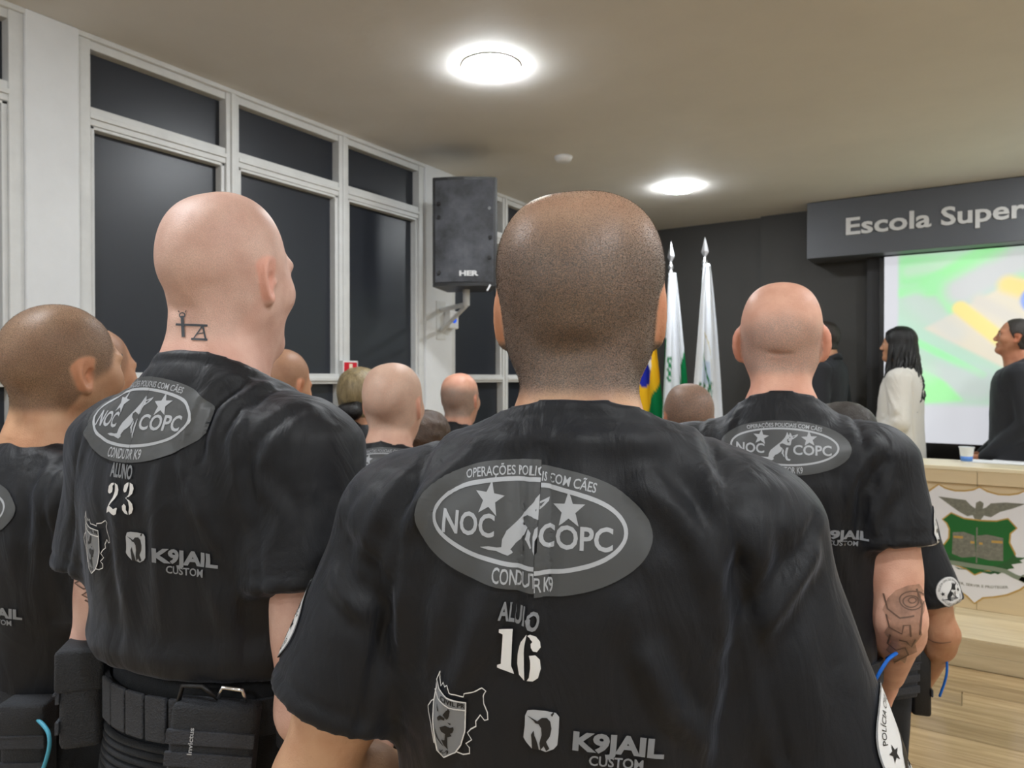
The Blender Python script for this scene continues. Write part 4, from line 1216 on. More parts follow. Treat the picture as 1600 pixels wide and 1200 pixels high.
def person(label, px, z, face, H, wid=1.0, dep=1.0, hyaw=0.0, hpitch=0.0, hp=None, skin=None, style=None, arms=None, step=.007, hstep=.004, ground_z=0.0,
           shirt='shirt', trousers='trousers', sleeve='short', folds=(), sfolds=(), curl=.5, neck_r=.056, hem=.93, stab=None, seedn=1, wr_amp=.004, tuck=False, head_off=(0, 0, 0), head_s=1.0,
           lowz=None, group='people standing for the ceremony', collar_top=1.568, nofolds=False, sleeve_r=(.074, .082)):
    """face: degrees to the right of the camera's axis. Returns a dict with the objects and their local meshes."""
    s = H / 1.80; hp = hp or {}; style = style or {}
    g = ground(px, z); rz = THETA - math.radians(face)
    root = empty('person', (g.x, g.y, ground_z), rz); tag(root, label, 'person', group)
    arms = arms or {}
    AR = {}
    for side, sx in (('L', -1), ('R', 1)):
        d = dict(DEF_ARM); d.update(arms.get(side, {}))
        for kk in ('sh', 'el', 'wr'):
            p = np.array(d[kk], float) * s
            if kk == 'sh': p[0] *= wid
            else: p[0] = p[0] * 1.0 + (wid - 1) * .195 * s
            p[0] *= sx; d[kk] = p
        AR[side] = d
    hs = s ** .3 * head_s
    ho = np.array((0 + head_off[0], .012 * s + head_off[1], H - .125 * hs * hp.get('h', 1) + head_off[2]))
    Rh = rotm(math.radians(-hyaw), math.radians(hpitch))
    T = np.eye(4); T[:3, :3] = Rh * hs; T[:3, 3] = ho
    # --- body: head, neck, trunk, arms, one surface
    xm = max(abs(AR['L']['el'][0]), abs(AR['R']['el'][0]), abs(AR['L']['wr'][0]), abs(AR['R']['wr'][0])) + .10
    ymn = min(-.22, AR['L']['el'][1] - .08, AR['R']['el'][1] - .08); ymx = max(.24, AR['L']['wr'][1] + .08, AR['R']['wr'][1] + .08)
    zl = H - .27 * hs; cs = max(step * 1.2, .008)
    hx = .115 * hs + abs(head_off[0])
    xs = axis([(-xm, -hx, cs), (-hx, hx, hstep), (hx, xm, cs)])
    ys = axis([(ymn, ho[1] - .13 * hs, cs), (ho[1] - .13 * hs, ho[1] + .15 * hs, hstep), (ho[1] + .15 * hs, max(ymx, ho[1] + .16 * hs), cs)])
    zb = min(AR['L']['wr'][2], AR['R']['wr'][2], .80 * s) - .04
    zs = axis([(zb, zl, cs), (zl, H + .012, hstep)])
    f = Field(xs, ys, zs)
    head_prims(f, T, None, hp)
    nb = np.array((0, -.028 * s, 1.46 * s)); nt_ = ho + Rh @ np.array((0, -.010, -.035)) * hs
    f.cap(nb, nt_, neck_r * 1.08 * s, neck_r * s, .03, (1, 1.0, 1))
    for sx in (-1, 1):
        f.cap((sx * .028 * s, -.052 * s, 1.47 * s), ho + Rh @ np.array((sx * .022, -.052, -.04)) * hs, .030 * s, .022 * s, .022)
        f.cap((sx * .10 * s * wid, -.04 * s, 1.44 * s), (sx * .03 * s, -.035 * s, 1.53 * s), .035 * s, .035 * s, .05)
    f.cap((0, .03 * s, 1.42 * s), ho + Rh @ np.array((0, .035, -.07)) * hs, .04 * s, .036 * s, .04)
    f.add(lambda X, Y, Z: ellipsoid(X, Y, Z, (0, -.01 * s, 1.22 * s), (.14 * s * wid, .085 * s * dep, .27 * s)), (-.2, -.12, .9 * s), (.2, .12, 1.5 * s), .06)
    f.cap((0, 0, 1.0 * s), (0, 0, 1.1 * s), .085 * s, .09 * s, .05)
    for side in 'LR':
        d = AR[side]; ar = d.get('r', 1.0) * s
        f.cap(d['sh'], d['el'], .050 * ar, .041 * ar, .03)
        mid = d['el'] + (d['wr'] - d['el']) * .22
        f.cap(d['sh'] + (d['el'] - d['sh']) * .35 + np.array((0, .012, 0)), d['sh'] + (d['el'] - d['sh']) * .7 + np.array((0, .012, 0)), .046 * ar, .044 * ar, .03)
        f.cap(d['el'], mid, .040 * ar, .043 * ar, .02); f.cap(mid, d['wr'], .043 * ar, .027 * ar, .02)
    V, Q = f.mesh(0)
    V = relax(V, Q, .35)
    Hd = ((V - ho) @ Rh) / hs / np.array((hp.get('w', 1), hp.get('d', 1), hp.get('h', 1)))
    N = normals(V, Q)
    disp = np.zeros(len(V))
    for pts, w, amp in style.get('creases', ()):
        near = np.linalg.norm(Hd, axis=1) < .2
        dd = np.zeros(len(V)); dd[near] = ridge(Hd[near], pts, w, amp, True, 0)
        disp += dd
    lump = style.get('lump', .0012)
    disp += np.where(np.linalg.norm(Hd, axis=1) < .15, vnoise(Hd, (55, 55, 55), seedn) * lump, 0)
    V = V + N * disp[:, None]
    hm = np.where(Hd[:, 2] > -.13, hair_mask(Hd, style), 0) * (np.linalg.norm(Hd, axis=1) < .16)
    ea = np.zeros(len(V))
    for cb, ub, wb, ek in EARC:
        q = (V - cb); dist = np.linalg.norm(q, axis=1) / ek; au = (q @ ub) / ek; aw = (q @ wb) / ek
        ea = np.maximum(ea, np.clip((.036 - dist) / .005, 0, 1) * np.clip((aw + .009) / .004, 0, 1) * np.clip((au + .016) / .006, 0, 1))
    hm = hm * (1 - ea)
    fl = np.clip(ea * .55 + .35 * np.exp(-((Hd[:, 2] + .13) / .035) ** 2) * style.get('neckflush', .6), 0, 1)  # ear redness paints light showing through the ear; the neck is flushed skin
    if style.get('top_flush'): fl = np.clip(fl + style['top_flush'] * np.exp(-((Hd[:, 2] - .12) / .05) ** 2), 0, 1)
    fl = np.clip(fl + .55 * np.exp(-((Hd[:, 2] + .056) / .009) ** 2 - (Hd[:, 0] / .02) ** 2) * (Hd[:, 1] > .085), 0, 1)
    verts, quads = [V], [Q]; nb_ = len(V)
    for side, sx in (('R', 1), ('L', -1)):
        d = AR[side]
        HV, HQ = hand(d.get('curl', curl))
        hv = HV * s * d.get('hand', 1.0); hq = HQ.copy()
        if sx < 0: hv = hv * (-1, 1, 1); hq = hq[:, ::-1]
        fd = d.get('hdir'); fd = (d['wr'] - d['el']) if fd is None else np.array(fd, float) * (sx, 1, 1)
        fd = fd / np.linalg.norm(fd)
        zax = -fd; xa = np.array(d.get('palm', (1, 0, 0)), float) * (sx, 1, 1)
        xa = xa * sx
        xa = xa - zax * np.dot(xa, zax); xa /= np.linalg.norm(xa); ya = np.cross(zax, xa)
        hv = hv @ np.stack([xa, ya, zax]) + d['wr'] + fd * .012
        verts.append(hv); quads.append(hq + nb_); nb_ += len(hv)
    n0 = len(V)
    V2 = np.concatenate(verts); Q2 = np.concatenate(quads)
    me = np_mesh('body', V2, Q2)
    if len(me.vertices) == len(V2):
        for nm, arr in (('hair', hm), ('flush', fl)):
            at_ = me.attributes.new(nm, 'FLOAT', 'POINT'); at_.data.foreach_set('value', np.concatenate([arr, np.full(len(V2) - n0, .12 if nm == 'flush' else 0.0)]).astype(np.float32))
    body = link('body', me, skin, root, True)
    eyes(root, ho, Rh, hs, hp, style.get('brow', 'stub_dark'))
    out = dict(root=root, body=body, bodyV=V2, bodyQ=Q2, s=s, ho=ho, Rh=Rh, hs=hs, AR=AR, hm=hm, n0=n0, N=N, V=V, Q=Q)
    # --- shirt
    tab = [(a * s, b * s * wid * (1 if a < 1.5 else 1 / wid * (1 + (wid - 1) * .5)), c * s * dep, e * s) for a, b, c, e in (stab or SHIRT)]
    nk = neck_r / .056
    tab = [(t[0], t[1] * (nk if t[0] > 1.535 * s else 1) + (.004 if t[0] > 1.535 * s else 0), t[2] * (nk if t[0] > 1.535 * s else 1) + (.004 if t[0] > 1.535 * s else 0), t[3]) for t in tab if t[0] >= hem * s - .2]
    zmax = tab[-1][0] + .02
    xm = max(abs(AR['L']['el'][0]), abs(AR['R']['el'][0]), .25 * wid * s) + .13
    if sleeve == 'long': xm = max(xm, abs(AR['L']['wr'][0]) + .1, abs(AR['R']['wr'][0]) + .1)
    yl = min(-.24 * dep, AR['L']['el'][1] - .1, AR['R']['el'][1] - .1); yh = max(.22 * dep, AR['L']['wr'][1] + .08 if sleeve == 'long' else 0, AR['R']['wr'][1] + .08 if sleeve == 'long' else 0)
    zb = hem * s - .02
    if sleeve == 'long': zb = min(zb, AR['L']['wr'][2] - .05, AR['R']['wr'][2] - .05)
    f = Field(axis([(-xm, xm, step)]), axis([(yl, yh, step)]), axis([(zb - .02, zmax, step)]))
    f.add(lambda X, Y, Z: loft(X, Y, Z, tab, 2.3), (-.4, -.3, hem * s), (.4, .3, zmax), .0)
    f.F = np.maximum(f.F, (hem * s - f.zs)[None, None, :].astype(np.float32))
    for side in 'LR':
        d = AR[side]; ax = (d['el'] - d['sh']); ax = ax / np.linalg.norm(ax)
        hemp = d['sh'] + (d['el'] - d['sh']) * d['hem']
        if sleeve == 'short':
            r0, r1 = sleeve_r[0] * s * d.get('r', 1), sleeve_r[1] * s * d.get('r', 1) * d.get('cuff', 1)
            def fn(X, Y, Z, d=d, ax=ax, hemp=hemp, r0=r0, r1=r1):
                q = capsule(X, Y, Z, d['sh'], hemp + ax * .02, r0, r1)
                pl = (X - hemp[0]) * ax[0] + (Y - hemp[1]) * ax[1] + (Z - hemp[2]) * ax[2]
                return np.maximum(q, pl)
            lo = np.minimum(d['sh'], hemp) - .12; hi = np.maximum(d['sh'], hemp) + .12
            f.add(fn, lo, hi, d.get('k', .08), zr=(1.33 * s, 1.46 * s))
        else:
            f.add(lambda X, Y, Z, d=d: capsule(X, Y, Z, d['sh'], d['el'], .078 * s, .066 * s), np.minimum(d['sh'], d['el']) - .08, np.maximum(d['sh'], d['el']) + .08, .06, zr=(1.33 * s, 1.46 * s)); f.cap(d['el'], d['wr'], .066 * s, .047 * s, .012)
    if True:
        f.F = np.maximum(f.F, (f.zs[None, None, :] + .55 * (f.ys[None, :, None] + .085 * s) - collar_top * s).astype(np.float32) + 0 * f.xs[:, None, None])
    V, Q = f.mesh(2)
    N = normals(V, Q)
    out['N_shirt'] = N
    disp = np.zeros(len(V))
    drape = np.clip((1.42 * s - V[:, 2]) / (.25 * s), 0, 1)
    disp += vnoise(V, (38, 20, 6), seedn + 5) * wr_amp * drape + vnoise(V, (60, 40, 22), seedn + 9) * wr_amp * .45 + vnoise(V, (120, 90, 60), seedn + 13) * wr_amp * .18
    # seams: sleeve hem stitch, armhole, collar band
    for side, sx in (('L', -1), ('R', 1)):
        d = AR[side]; ax = (d['el'] - d['sh']); ax /= np.linalg.norm(ax)
        hemp = d['sh'] + (d['el'] - d['sh']) * d['hem']
        on = sx * V[:, 0] > .15 * s * wid
        if sleeve == 'short':
            pl = (V - hemp) @ ax
            disp -= np.where(on, .0022 * np.exp(-((pl + .022) / .004) ** 2), 0)
        pn = np.array((sx * .93, 0, .20)); sp = (V - (d['sh'] + np.array((-sx * .018, 0, 0)))) @ pn
        disp += np.where((V[:, 2] > 1.25 * s), -.0040 * np.exp(-(sp / .005) ** 2) + .0020 * np.exp(-((sp + .012) / .007) ** 2), 0)
    zc_ = (V[:, 2] + .55 * (V[:, 1] + .085 * s) - collar_top * s + .020) / 1.14
    disp -= np.where(np.abs(V[:, 0]) < .12 * s, .002 * np.exp(-(zc_ / .0035) ** 2), 0)
    bvh0 = None
    for fo in folds:
        pts = fo[0]
        disp += ridge(V, np.array(pts) * s, fo[1], fo[2], True, fo[3] if len(fo) > 3 else .5)
    out['shirt_raw'] = (V, Q, N, disp)
    out['finish'] = (shirt, tab)
    return out

def finish_shirt(P, extra=(), name='shirt', keep=None):
    """extra: folds given as polylines of points in the person's space"""
    V, Q, N, disp = P['shirt_raw']
    for fo in extra:
        disp = disp + ridge(V, fo[0], fo[1], fo[2], True, fo[3] if len(fo) > 3 else .5)
    V = V + N * disp[:, None]
    V = relax(V, Q, .25)
    me = np_mesh(name, V, Q)
    o = link(name, me, M[P['finish'][0]], P['root'], True)
    P['shirt'] = o
    P['bvh'] = BVHTree.FromPolygons([Vector(v) for v in V], Q.tolist())
    return o

def raw_bvh(P):
    V, Q, N, d = P['shirt_raw']
    return BVHTree.FromPolygons([Vector(v) for v in V], Q.tolist())

def body_bvh(P):
    return BVHTree.FromPolygons([Vector(v) for v in P['bodyV']], P['bodyQ'].tolist())

def to_local(P, w):
    r = P['root']; m = Matrix.Translation(r.location) @ Matrix.Rotation(r.rotation_euler[2], 4, 'Z')
    return m.inverted() @ w

def hit(P, bvh, px, py):
    """the point of the figure that stands behind photo pixel (px, py), in the figure's own space"""
    a = to_local(P, Vector((0, 0, CAM_H))); b = to_local(P, at(px, py, 1.0))
    h = bvh.ray_cast(a, (b - a).normalized(), 8.0)
    return None if h[0] is None else np.array(h[0])

def px_folds(P, specs):
    bv = raw_bvh(P); out = []
    for pts, w, amp, *sk in specs:
        q = [hit(P, bv, *p) for p in pts]; q = [p for p in q if p is not None]
        if len(q) > 1: out.append((np.array(q), w, amp, *(sk or [.5])))
    return out

def legs(P, mt='trousers', waist=1.02, spread=.10, res=.014, wid=1.0, boots=True):
    s = P['s']; w = spread * s
    f = Field(axis([(-.30 * wid, .30 * wid, res)]), axis([(-.22, .22, res)]), axis([(.03, waist * s + .03, res)]))
    f.ell((0, -.005 * s, .93 * s), (.178 * s * wid, .128 * s, .14 * s), .03)
    for sx in (-1, 1):
        f.cap((sx * w * .95, -.01, .90 * s), (sx * w, .015, .50 * s), .098 * s, .074 * s, .03)
        f.cap((sx * w, .015, .50 * s), (sx * w * 1.05, -.015, .12 * s), .074 * s, .066 * s, .03)
    f.cap((0, 0, .97 * s), (0, 0, waist * s), .165 * s * wid, .165 * s * wid, .03, (1, .70, 1))
    f.F = np.maximum(f.F, (f.zs - waist * s)[None, None, :].astype(np.float32)); f.F = np.maximum(f.F, (.07 - f.zs)[None, None, :].astype(np.float32))
    V, Q = f.mesh(2); N = normals(V, Q)
    V = V + N * (vnoise(V, (30, 30, 26), 3) * .005 * np.clip((waist * s - .05 - V[:, 2]) / .08, 0, 1))[:, None]
    o = link('trousers', np_mesh('trousers', V, Q), M[mt], P['root'], True)
    P['trousers'] = o; P['tbvh'] = BVHTree.FromPolygons([Vector(v) for v in V], Q.tolist())
    if boots:
        for sx in (-1, 1):
            f = Field(axis([(-.08, .08, .01)]), axis([(-.13, .22, .01)]), axis([(-.02, .17, .01)]))
            f.cap((0, -.05, .05), (0, .14, .04), .052, .045, .03); f.cap((0, -.055, .05), (0, -.05, .15), .05, .056, .03)
            f.F = np.maximum(f.F, (-f.zs)[None, None, :].astype(np.float32))
            f.F = np.maximum(f.F, (f.zs - .15)[None, None, :].astype(np.float32))
            V, Q = f.mesh(1)
            b = link('boot', np_mesh('boot', V, Q), M['boot'], P['root'], True); b.location = (sx * w * 1.05, 0, 0)

def stubble(P, n, length, seed, hm_mat, thr=.45, width=.00035, zmin=-1):
    """short cropped hair as thousands of tiny blades"""
    V, Q, N, hm = P['V'], P['Q'], P['N'], P['hm']
    V = P['bodyV'][:P['n0']]
    w = hm[Q].mean(1); ar = np.linalg.norm(np.cross(V[Q[:, 2]] - V[Q[:, 0]], V[Q[:, 3]] - V[Q[:, 1]]), axis=1)
    pr = np.where(w > .08, w * ar, 0); pr /= pr.sum()
    r = np.random.RandomState(seed)
    fi = r.choice(len(Q), n, p=pr); a = r.rand(n, 1); b = r.rand(n, 1)
    P0 = (V[Q[fi, 0]] * (1 - a) + V[Q[fi, 1]] * a) * (1 - b) + (V[Q[fi, 3]] * (1 - a) + V[Q[fi, 2]] * a) * b
    Nn = N[Q[fi]].mean(1); Nn /= np.linalg.norm(Nn, axis=1, keepdims=True)
    fl = np.array((0, .35, -.55)) + r.normal(size=(n, 3)) * .35
    D = Nn * .8 + fl * .6; D /= np.linalg.norm(D, axis=1, keepdims=True)
    L = length * r.uniform(.6, 1.2, (n, 1)) * (.45 + .55 * w[fi][:, None])
    Sd = np.cross(D, r.normal(size=(n, 3))); Sd /= np.linalg.norm(Sd, axis=1, keepdims=True)
    A = P0 - Nn * .0005 + Sd * width; B = P0 - Nn * .0005 - Sd * width; C = P0 + D * L
    VV = np.stack([A, B, C], 1).reshape(-1, 3)
    o = link('hair', np_mesh('hair', VV, np.arange(3 * n).reshape(-1, 3)), hm_mat, P['root'])
    o['kind'] = 'stuff'
    return o

def back_print(P, bx, by, num=None, scale=1.0, rot=0.0, warp=None, step=.009, word=None, number=None, jail=None, mapp=None, wwarp=None, word_text='ALUNO', vs=1.0):
    """emblem, number and logos on the back. All places are photo pixels whose points on the cloth give the anchor."""
    D = Vector((0, 1, 0))
    def place(art, px, py, sc, rt, wp=None, vs=vs):
        h = hit(P, P['bvh'], px, py)
        if h is None: return
        c, sn = math.cos(rt), math.sin(rt); X, Z = Vector((1, 0, 0)), Vector((0, 0, 1))
        U, V = (X * c + Z * sn) * sc, (Z * c - X * sn) * sc * vs
        wrap_art(art, P['bvh'], Vector((h[0], -.5, h[2])), U, V, D, P['shirt'], step=step, warp=wp, reach=.9)
    place(emblem(), bx, by, scale, rot, warp)
    if word:
        a = Art(); a.text('print_word', 'p_mid', word_text, (0, 0), word[3], word[2], .03, None, 1); place(a, word[0], word[1], 1, word[4], wwarp)
    if number:
        for ch, px, py, h in number[0]:
            a = Art()
            for q in NUM[ch]: a.poly('print_digit', 'p_white', [((p[0] - .29) * h * 1.02, (p[1] - .5) * h) for p in q], 1)
            place(a, px, py, 1, number[1])
    if jail: place(jail_art(jail[2]), jail[0], jail[1], 1, jail[3])
    if mapp: place(map_art(mapp[2]), mapp[0], mapp[1], 1, mapp[3])

def pleat(u1, u2, drop):
    """a pleat swallows the strip between u1 and u2 and lets the right half hang lower"""
    def w(u, v):
        if u <= u1 + 1e-6: return (u, v)
        if u < u2 - 1e-6: return None
        return (u - (u2 - u1) + .0004, v - drop)
    w.cuts = (u1, u2)
    return w

def sleeve_patch(P, side, along, outdir, r=.045, step=.008):
    d = P['AR'][side]; p = d['sh'] + (d['el'] - d['sh']) * along
    sx = 1 if side == 'R' else -1
    D = -Vector((outdir[0] * sx, outdir[1], outdir[2])).normalized()
    ax = Vector(d['el'] - d['sh']).normalized(); Vv = -(ax - D * ax.dot(D)).normalized(); U = D.cross(Vv)
    wrap_art(patch_art(r), P['bvh'], Vector(p) - D * .25, U, Vv, D, P['shirt'], step=step, reach=.25, maxdot=.05)

def hair_cap(P, thick, m, name='hair', rough=.002, thr=.3, seed=1):
    """a closed layer of hair over the scalp"""
    V = P['bodyV'][:P['n0']]; Q, N, hm = P['Q'], P['N'], P['hm']
    keep = (hm[Q] > .02).all(1)
    q = Q[keep]; used = np.unique(q); re = np.full(len(V), -1); re[used] = np.arange(len(used))
    v = V[used]; n = N[used]; h = hm[used]
    v = v + n * (thick * np.clip(h / .5, 0, 1) ** .6 - .0012 + vnoise(v, (160, 160, 90), seed) * rough * h)[:, None]
    return link(name, np_mesh(name, v, re[q]), M[m], P['root'], True)

def belt(P, z0, z1, rx, ry, m='nylon', cy=0.0):
    n = 56; v = []; f = []
    for k in range(n):
        a = 2 * math.pi * k / n; c, s_ = math.cos(a), math.sin(a)
        for r, z in ((0, z0), (.006, z0), (.006, z1), (0, z1)):
            v.append(((rx + r) * c, cy + (ry + r) * s_, z))
    for k in range(n):
        for j in range(4):
            a, b = k * 4 + j, k * 4 + (j + 1) % 4; c, d = ((k + 1) % n) * 4 + (j + 1) % 4, ((k + 1) % n) * 4 + j
            f.append([a, b, c, d])
    q = MB(); q.add(v, f)
    return q.build('belt', M[m], P['root'], auto=40)

def on_belt(ang, rx, ry, z, out=0.0, cy=0.0, tilt=0.0):
    """frame on the belt at angle ang (0 = right side, -90 = back): x along the belt, y outwards, z up"""
    a = math.radians(ang); p = Vector((rx * math.cos(a), cy + ry * math.sin(a), z))
    nrm = Vector((math.cos(a) / rx, math.sin(a) / ry, 0)).normalized()
    t = Vector((-nrm.y, nrm.x, 0))
    Mx = Matrix(((-t.x, nrm.x, 0, p.x + nrm.x * out), (-t.y, nrm.y, 0, p.y + nrm.y * out), (0, 0, 1, p.z), (0, 0, 0, 1)))
    return Mx @ Matrix.Rotation(tilt, 4, 'Y')

def pouch(P, Mx, w, h, d, mt='nylon', flap=.35, name='pouch', straps=2, label=False):
    """a soft box with a flap, binding and webbing straps"""
    r = MB().box((-w / 2, 0, -h / 2), (w / 2, d, h / 2), min(w, h, d) * .18)
    o = r.build(name, M[mt], P['root'], auto=50); o.matrix_local = Mx
    if flap:
        f = MB().box((-w / 2 - .003, -.002, h / 2 - h * flap), (w / 2 + .003, d + .005, h / 2 + .005), .005)
        f.build('flap', M[mt], o, auto=50)
        MB().tube([(-w / 2 - .003, d + .004, h / 2 - h * flap), (w / 2 + .003, d + .004, h / 2 - h * flap)], .0022, 6).build('binding', M['nylon_grey'], o)
    for k in range(straps):
        z = -h / 2 + h * (k + .8) / (straps + 1.2)
        MB().box((-w / 2 - .002, d - .002, z - .009), (w / 2 + .002, d + .003, z + .009), .001).build('strap', M['nylon_grey'], o)
    if label:
        a = Art(); a.text('maker_label', 'p_light', 'Invictus', (0, 0), .006, .034, .02, None, 1, math.pi / 2)
        flat_art(a, Vector((w * .22, d + .003, h * .14)), Vector((-1, 0, 0)), Vector((0, 0, 1)), Vector((0, 1, 0)), o)
    return o
def cord(P, pts, m='blue_cord', r=.0032, name='cord'):
    q = [Vector(p) for p in pts]; out = []
    for i in range(len(q) - 1):
        a, b, c, d = q[max(i - 1, 0)], q[i], q[i + 1], q[min(i + 2, len(q) - 1)]
        for t in np.linspace(0, 1, 8, endpoint=False):
            out.append(.5 * ((2 * b) + (c - a) * t + (2 * a - 5 * b + 4 * c - d) * t * t + (3 * b - a - 3 * c + d) * t ** 3))
    out.append(q[-1])
    return MB().tube(out, r, 8).build(name, M[m], P['root'], smooth=True)
def tattoo(P, art, px, py, sc=1.0, rot=0.0, reach=.2, step=.006):
    """ink carried onto the skin along the line that looks at it"""
    bv = body_bvh(P); h = hit(P, bv, px, py)
    if h is None: return
    a = to_local(P, Vector((0, 0, CAM_H))); D = (Vector(h) - a); D.z = 0; D.normalize()
    V = Vector((0, 0, 1)); U = D.cross(V); c, s_ = math.cos(rot), math.sin(rot)
    wrap_art(art, bv, Vector(h) - D * .1, (U * c + V * s_) * sc, (V * c - U * s_) * sc, D, P['body'], off=.0008, gap=.0004, step=step, reach=reach, maxdot=.1)

# ------------------------------------------------------------------ the people
S_A = skin_mat('skin_tan', srgb(224, 180, 146), srgb(98, 92, 88), .84, rough=.42, grain=800, con=.14)
S_B = skin_mat('skin_pale', srgb(240, 200, 184), srgb(186, 156, 142), .30)
S_C = skin_mat('skin_ruddy', srgb(244, 192, 168), srgb(158, 146, 140), .5, grain=500)
S_D = skin_mat('skin_light_tan', srgb(216, 172, 138), srgb(98, 84, 70), .70)
S_E = skin_mat('skin_olive', srgb(206, 156, 122), srgb(120, 92, 74), .5)
S_G = skin_mat('skin_greyhair', srgb(222, 172, 148), srgb(150, 138, 128), .7, grain=400)
S_H = skin_mat('skin_pale_ruddy', srgb(236, 194, 172), srgb(196, 170, 152), .45, grain=500)
S_N = skin_mat('skin_weathered', srgb(190, 134, 104), srgb(60, 50, 44), .6)
S_K = skin_mat('skin_cropped', srgb(206, 158, 130), srgb(112, 98, 88), .75, grain=350)

FRONT_CLASP = dict(sh=(.178, -.012, 1.432), el=(.235, -.05, 1.13), wr=(.12, .15, .93))

# --- nearest man, number 16
A_TAB = [(.90, .180, .130, .004), (1.05, .185, .132, .0), (1.18, .194, .134, -.002), (1.30, .204, .136, -.008), (1.38, .206, .134, -.012), (1.43, .201, .126, -.016),
         (1.47, .192, .114, -.020), (1.50, .174, .102, -.024), (1.525, .142, .092, -.025), (1.545, .112, .084, -.022), (1.56, .084, .074, -.016), (1.58, .075, .068, -.012), (1.63, .073, .067, -.010)]
A = person('broad man with dark cropped hair, black shirt numbered 16, nearest the camera', 905, .77, 9, 1.80, dep=1.0, hyaw=0, hp=dict(w=1.045, ear=1.04, flare=.38, par=.006), skin=S_A,
           style=dict(nape=-.092, front=.07, lit_top=.45, neckflush=.3, creases=[([(-.045, -.086, -.046), (-.01, -.095, -.052), (.02, -.09, -.050)], .010, -.005), ([(-.05, -.085, -.026), (.0, -.098, -.028), (.05, -.085, -.03)], .014, .003), ([(-.04, -.07, -.10), (.04, -.07, -.105)], .006, -.002)]),
           arms=dict(L=dict(sh=(.188, -.012, 1.435), el=(.285, -.05, 1.165), wr=(.13, .19, 1.02), hem=.70, cuff=1.0), R=dict(sh=(.172, -.012, 1.430), el=(.256, -.05, 1.15), wr=(.14, .19, 1.0), hem=.84, cuff=1.0)),
           step=.006, hstep=.003, neck_r=.060, stab=A_TAB, seedn=3, wr_amp=.003, collar_top=1.580)
A_F = [([(705, 672), (630, 745), (580, 815), (560, 880)], .011, .007), ([(745, 690), (660, 780), (615, 860), (600, 930)], .010, .006), ([(640, 690), (575, 770), (545, 850)], .010, .006),
       ([(530, 830), (570, 890), (600, 970), (606, 1050)], .012, -.009, .3), ([(548, 868), (590, 935)], .008, .006), ([(520, 900), (560, 950), (590, 965)], .010, .006),
       ([(640, 880), (626, 980), (622, 1090)], .012, .006), ([(775, 905), (740, 1010), (690, 1130), (672, 1198)], .012, .006), ([(835, 720), (838, 800), (834, 880), (828, 950), (822, 1050)], .007, .005, .9),
       ([(1010, 760), (1060, 800), (1095, 850), (1125, 930), (1138, 1000)], .013, .009), ([(1190, 815), (1192, 880), (1172, 930), (1150, 990)], .011, .008), ([(1272, 868), (1236, 920), (1186, 985), (1160, 1060)], .012, .010),
       ([(1158, 900), (1166, 1000), (1150, 1110), (1130, 1190)], .014, -.012, .3), ([(1277, 807), (1250, 868), (1225, 900)], .006, -.005, .2), ([(1015, 1030), (1055, 1115), (1110, 1175)], .011, .008), ([(980, 950), (1020, 1060), (1030, 1190)], .014, .005),
       ([(1260, 960), (1262, 1060), (1280, 1150)], .012, .004), ([(1090, 720), (1130, 800), (1150, 880)], .013, .006), ([(900, 690), (905, 760), (925, 850)], .014, .003)]
finish_shirt(A, px_folds(A, A_F))
legs(A)
back_print(A, 833, 823, vs=1.15, scale=1.0, rot=-.03, warp=pleat(16 * ZU, 72 * ZU, .0035), step=.0045, word=(816, 961, .044, .0150, -.10), wwarp=pleat(.0040, .0115, .003),
           number=([('1', 795, 1016, .034), ('6', 828, 1028, .037)], -.03), jail=(846, 1143, .60, -.07), mapp=(716, 1125, .58, .0))
sleeve_patch(A, 'R', .66, (1, -.30, .2), r=.05); sleeve_patch(A, 'L', .44, (1, -.08, .25))
stubble(A, 46000, .0013, 5, M['stub_dark'], width=.00018)
stubble(A, 30000, .0015, 15, M['stub_glint'], width=.00022)

# --- number 23
B_TAB = [(1.00, .186, .128, .004), (1.150, .186, .130, .004), (1.165, .196, .140, .002), (1.185, .200, .142, .0), (1.215, .194, .134, -.002), (1.30, .206, .132, -.008), (1.38, .208, .132, -.014), (1.43, .200, .122, -.018),
         (1.465, .178, .108, -.021), (1.495, .142, .095, -.023), (1.52, .110, .083, -.022), (1.54, .090, .076, -.020), (1.56, .078, .070, -.015), (1.58, .073, .067, -.012), (1.62, .071, .066, -.010)]
B = person('tall bald man in black shirt numbered 23 with belt pouches, left of the nearest man', 348, 1.06, 19, 1.874, wid=.96, hyaw=2, hp=dict(ear=1.0, flare=.32, earx=.0755, d=.96), skin=S_B,
           style=dict(nape=-.09, front=.02, creases=[([(-.045, -.085, -.046), (-.01, -.092, -.052), (.02, -.088, -.050)], .010, -.006)]),
           arms=dict(L=dict(sh=(.17, -.012, 1.432), el=(.205, -.03, 1.13), wr=(.13, .15, .98), hem=.58), R=dict(sh=(.165, -.030, 1.432), el=(.215, -.085, 1.13), wr=(.17, .13, .97), hem=.54)), step=.0065, hstep=.0033, neck_r=.056, seedn=11, collar_top=1.578, stab=B_TAB, hem=1.155)
B_F = [([(372, 604), (330, 637), (314, 676), (304, 725), (314, 777)], .011, -.009, .5), ([(392, 644), (366, 683), (360, 712)], .010, .007), ([(470, 640), (405, 686), (384, 731), (392, 783)], .009, -.006, .5),
       ([(304, 731), (316, 806), (346, 881)], .012, .006), ([(420, 600), (350, 640), (330, 700)], .010, .006), ([(410, 760), (440, 800), (430, 850)], .010, .005), ([(250, 720), (245, 850), (250, 980)], .012, .005), ([(180, 800), (190, 900), (200, 1000)], .012, .005), ([(330, 900), (360, 1000), (350, 1060)], .014, .006)]
finish_shirt(B, px_folds(B, B_F))
legs(B, waist=1.15)
BZ = 1.152
belt(B, BZ - .026, BZ + .022, .176, .124)
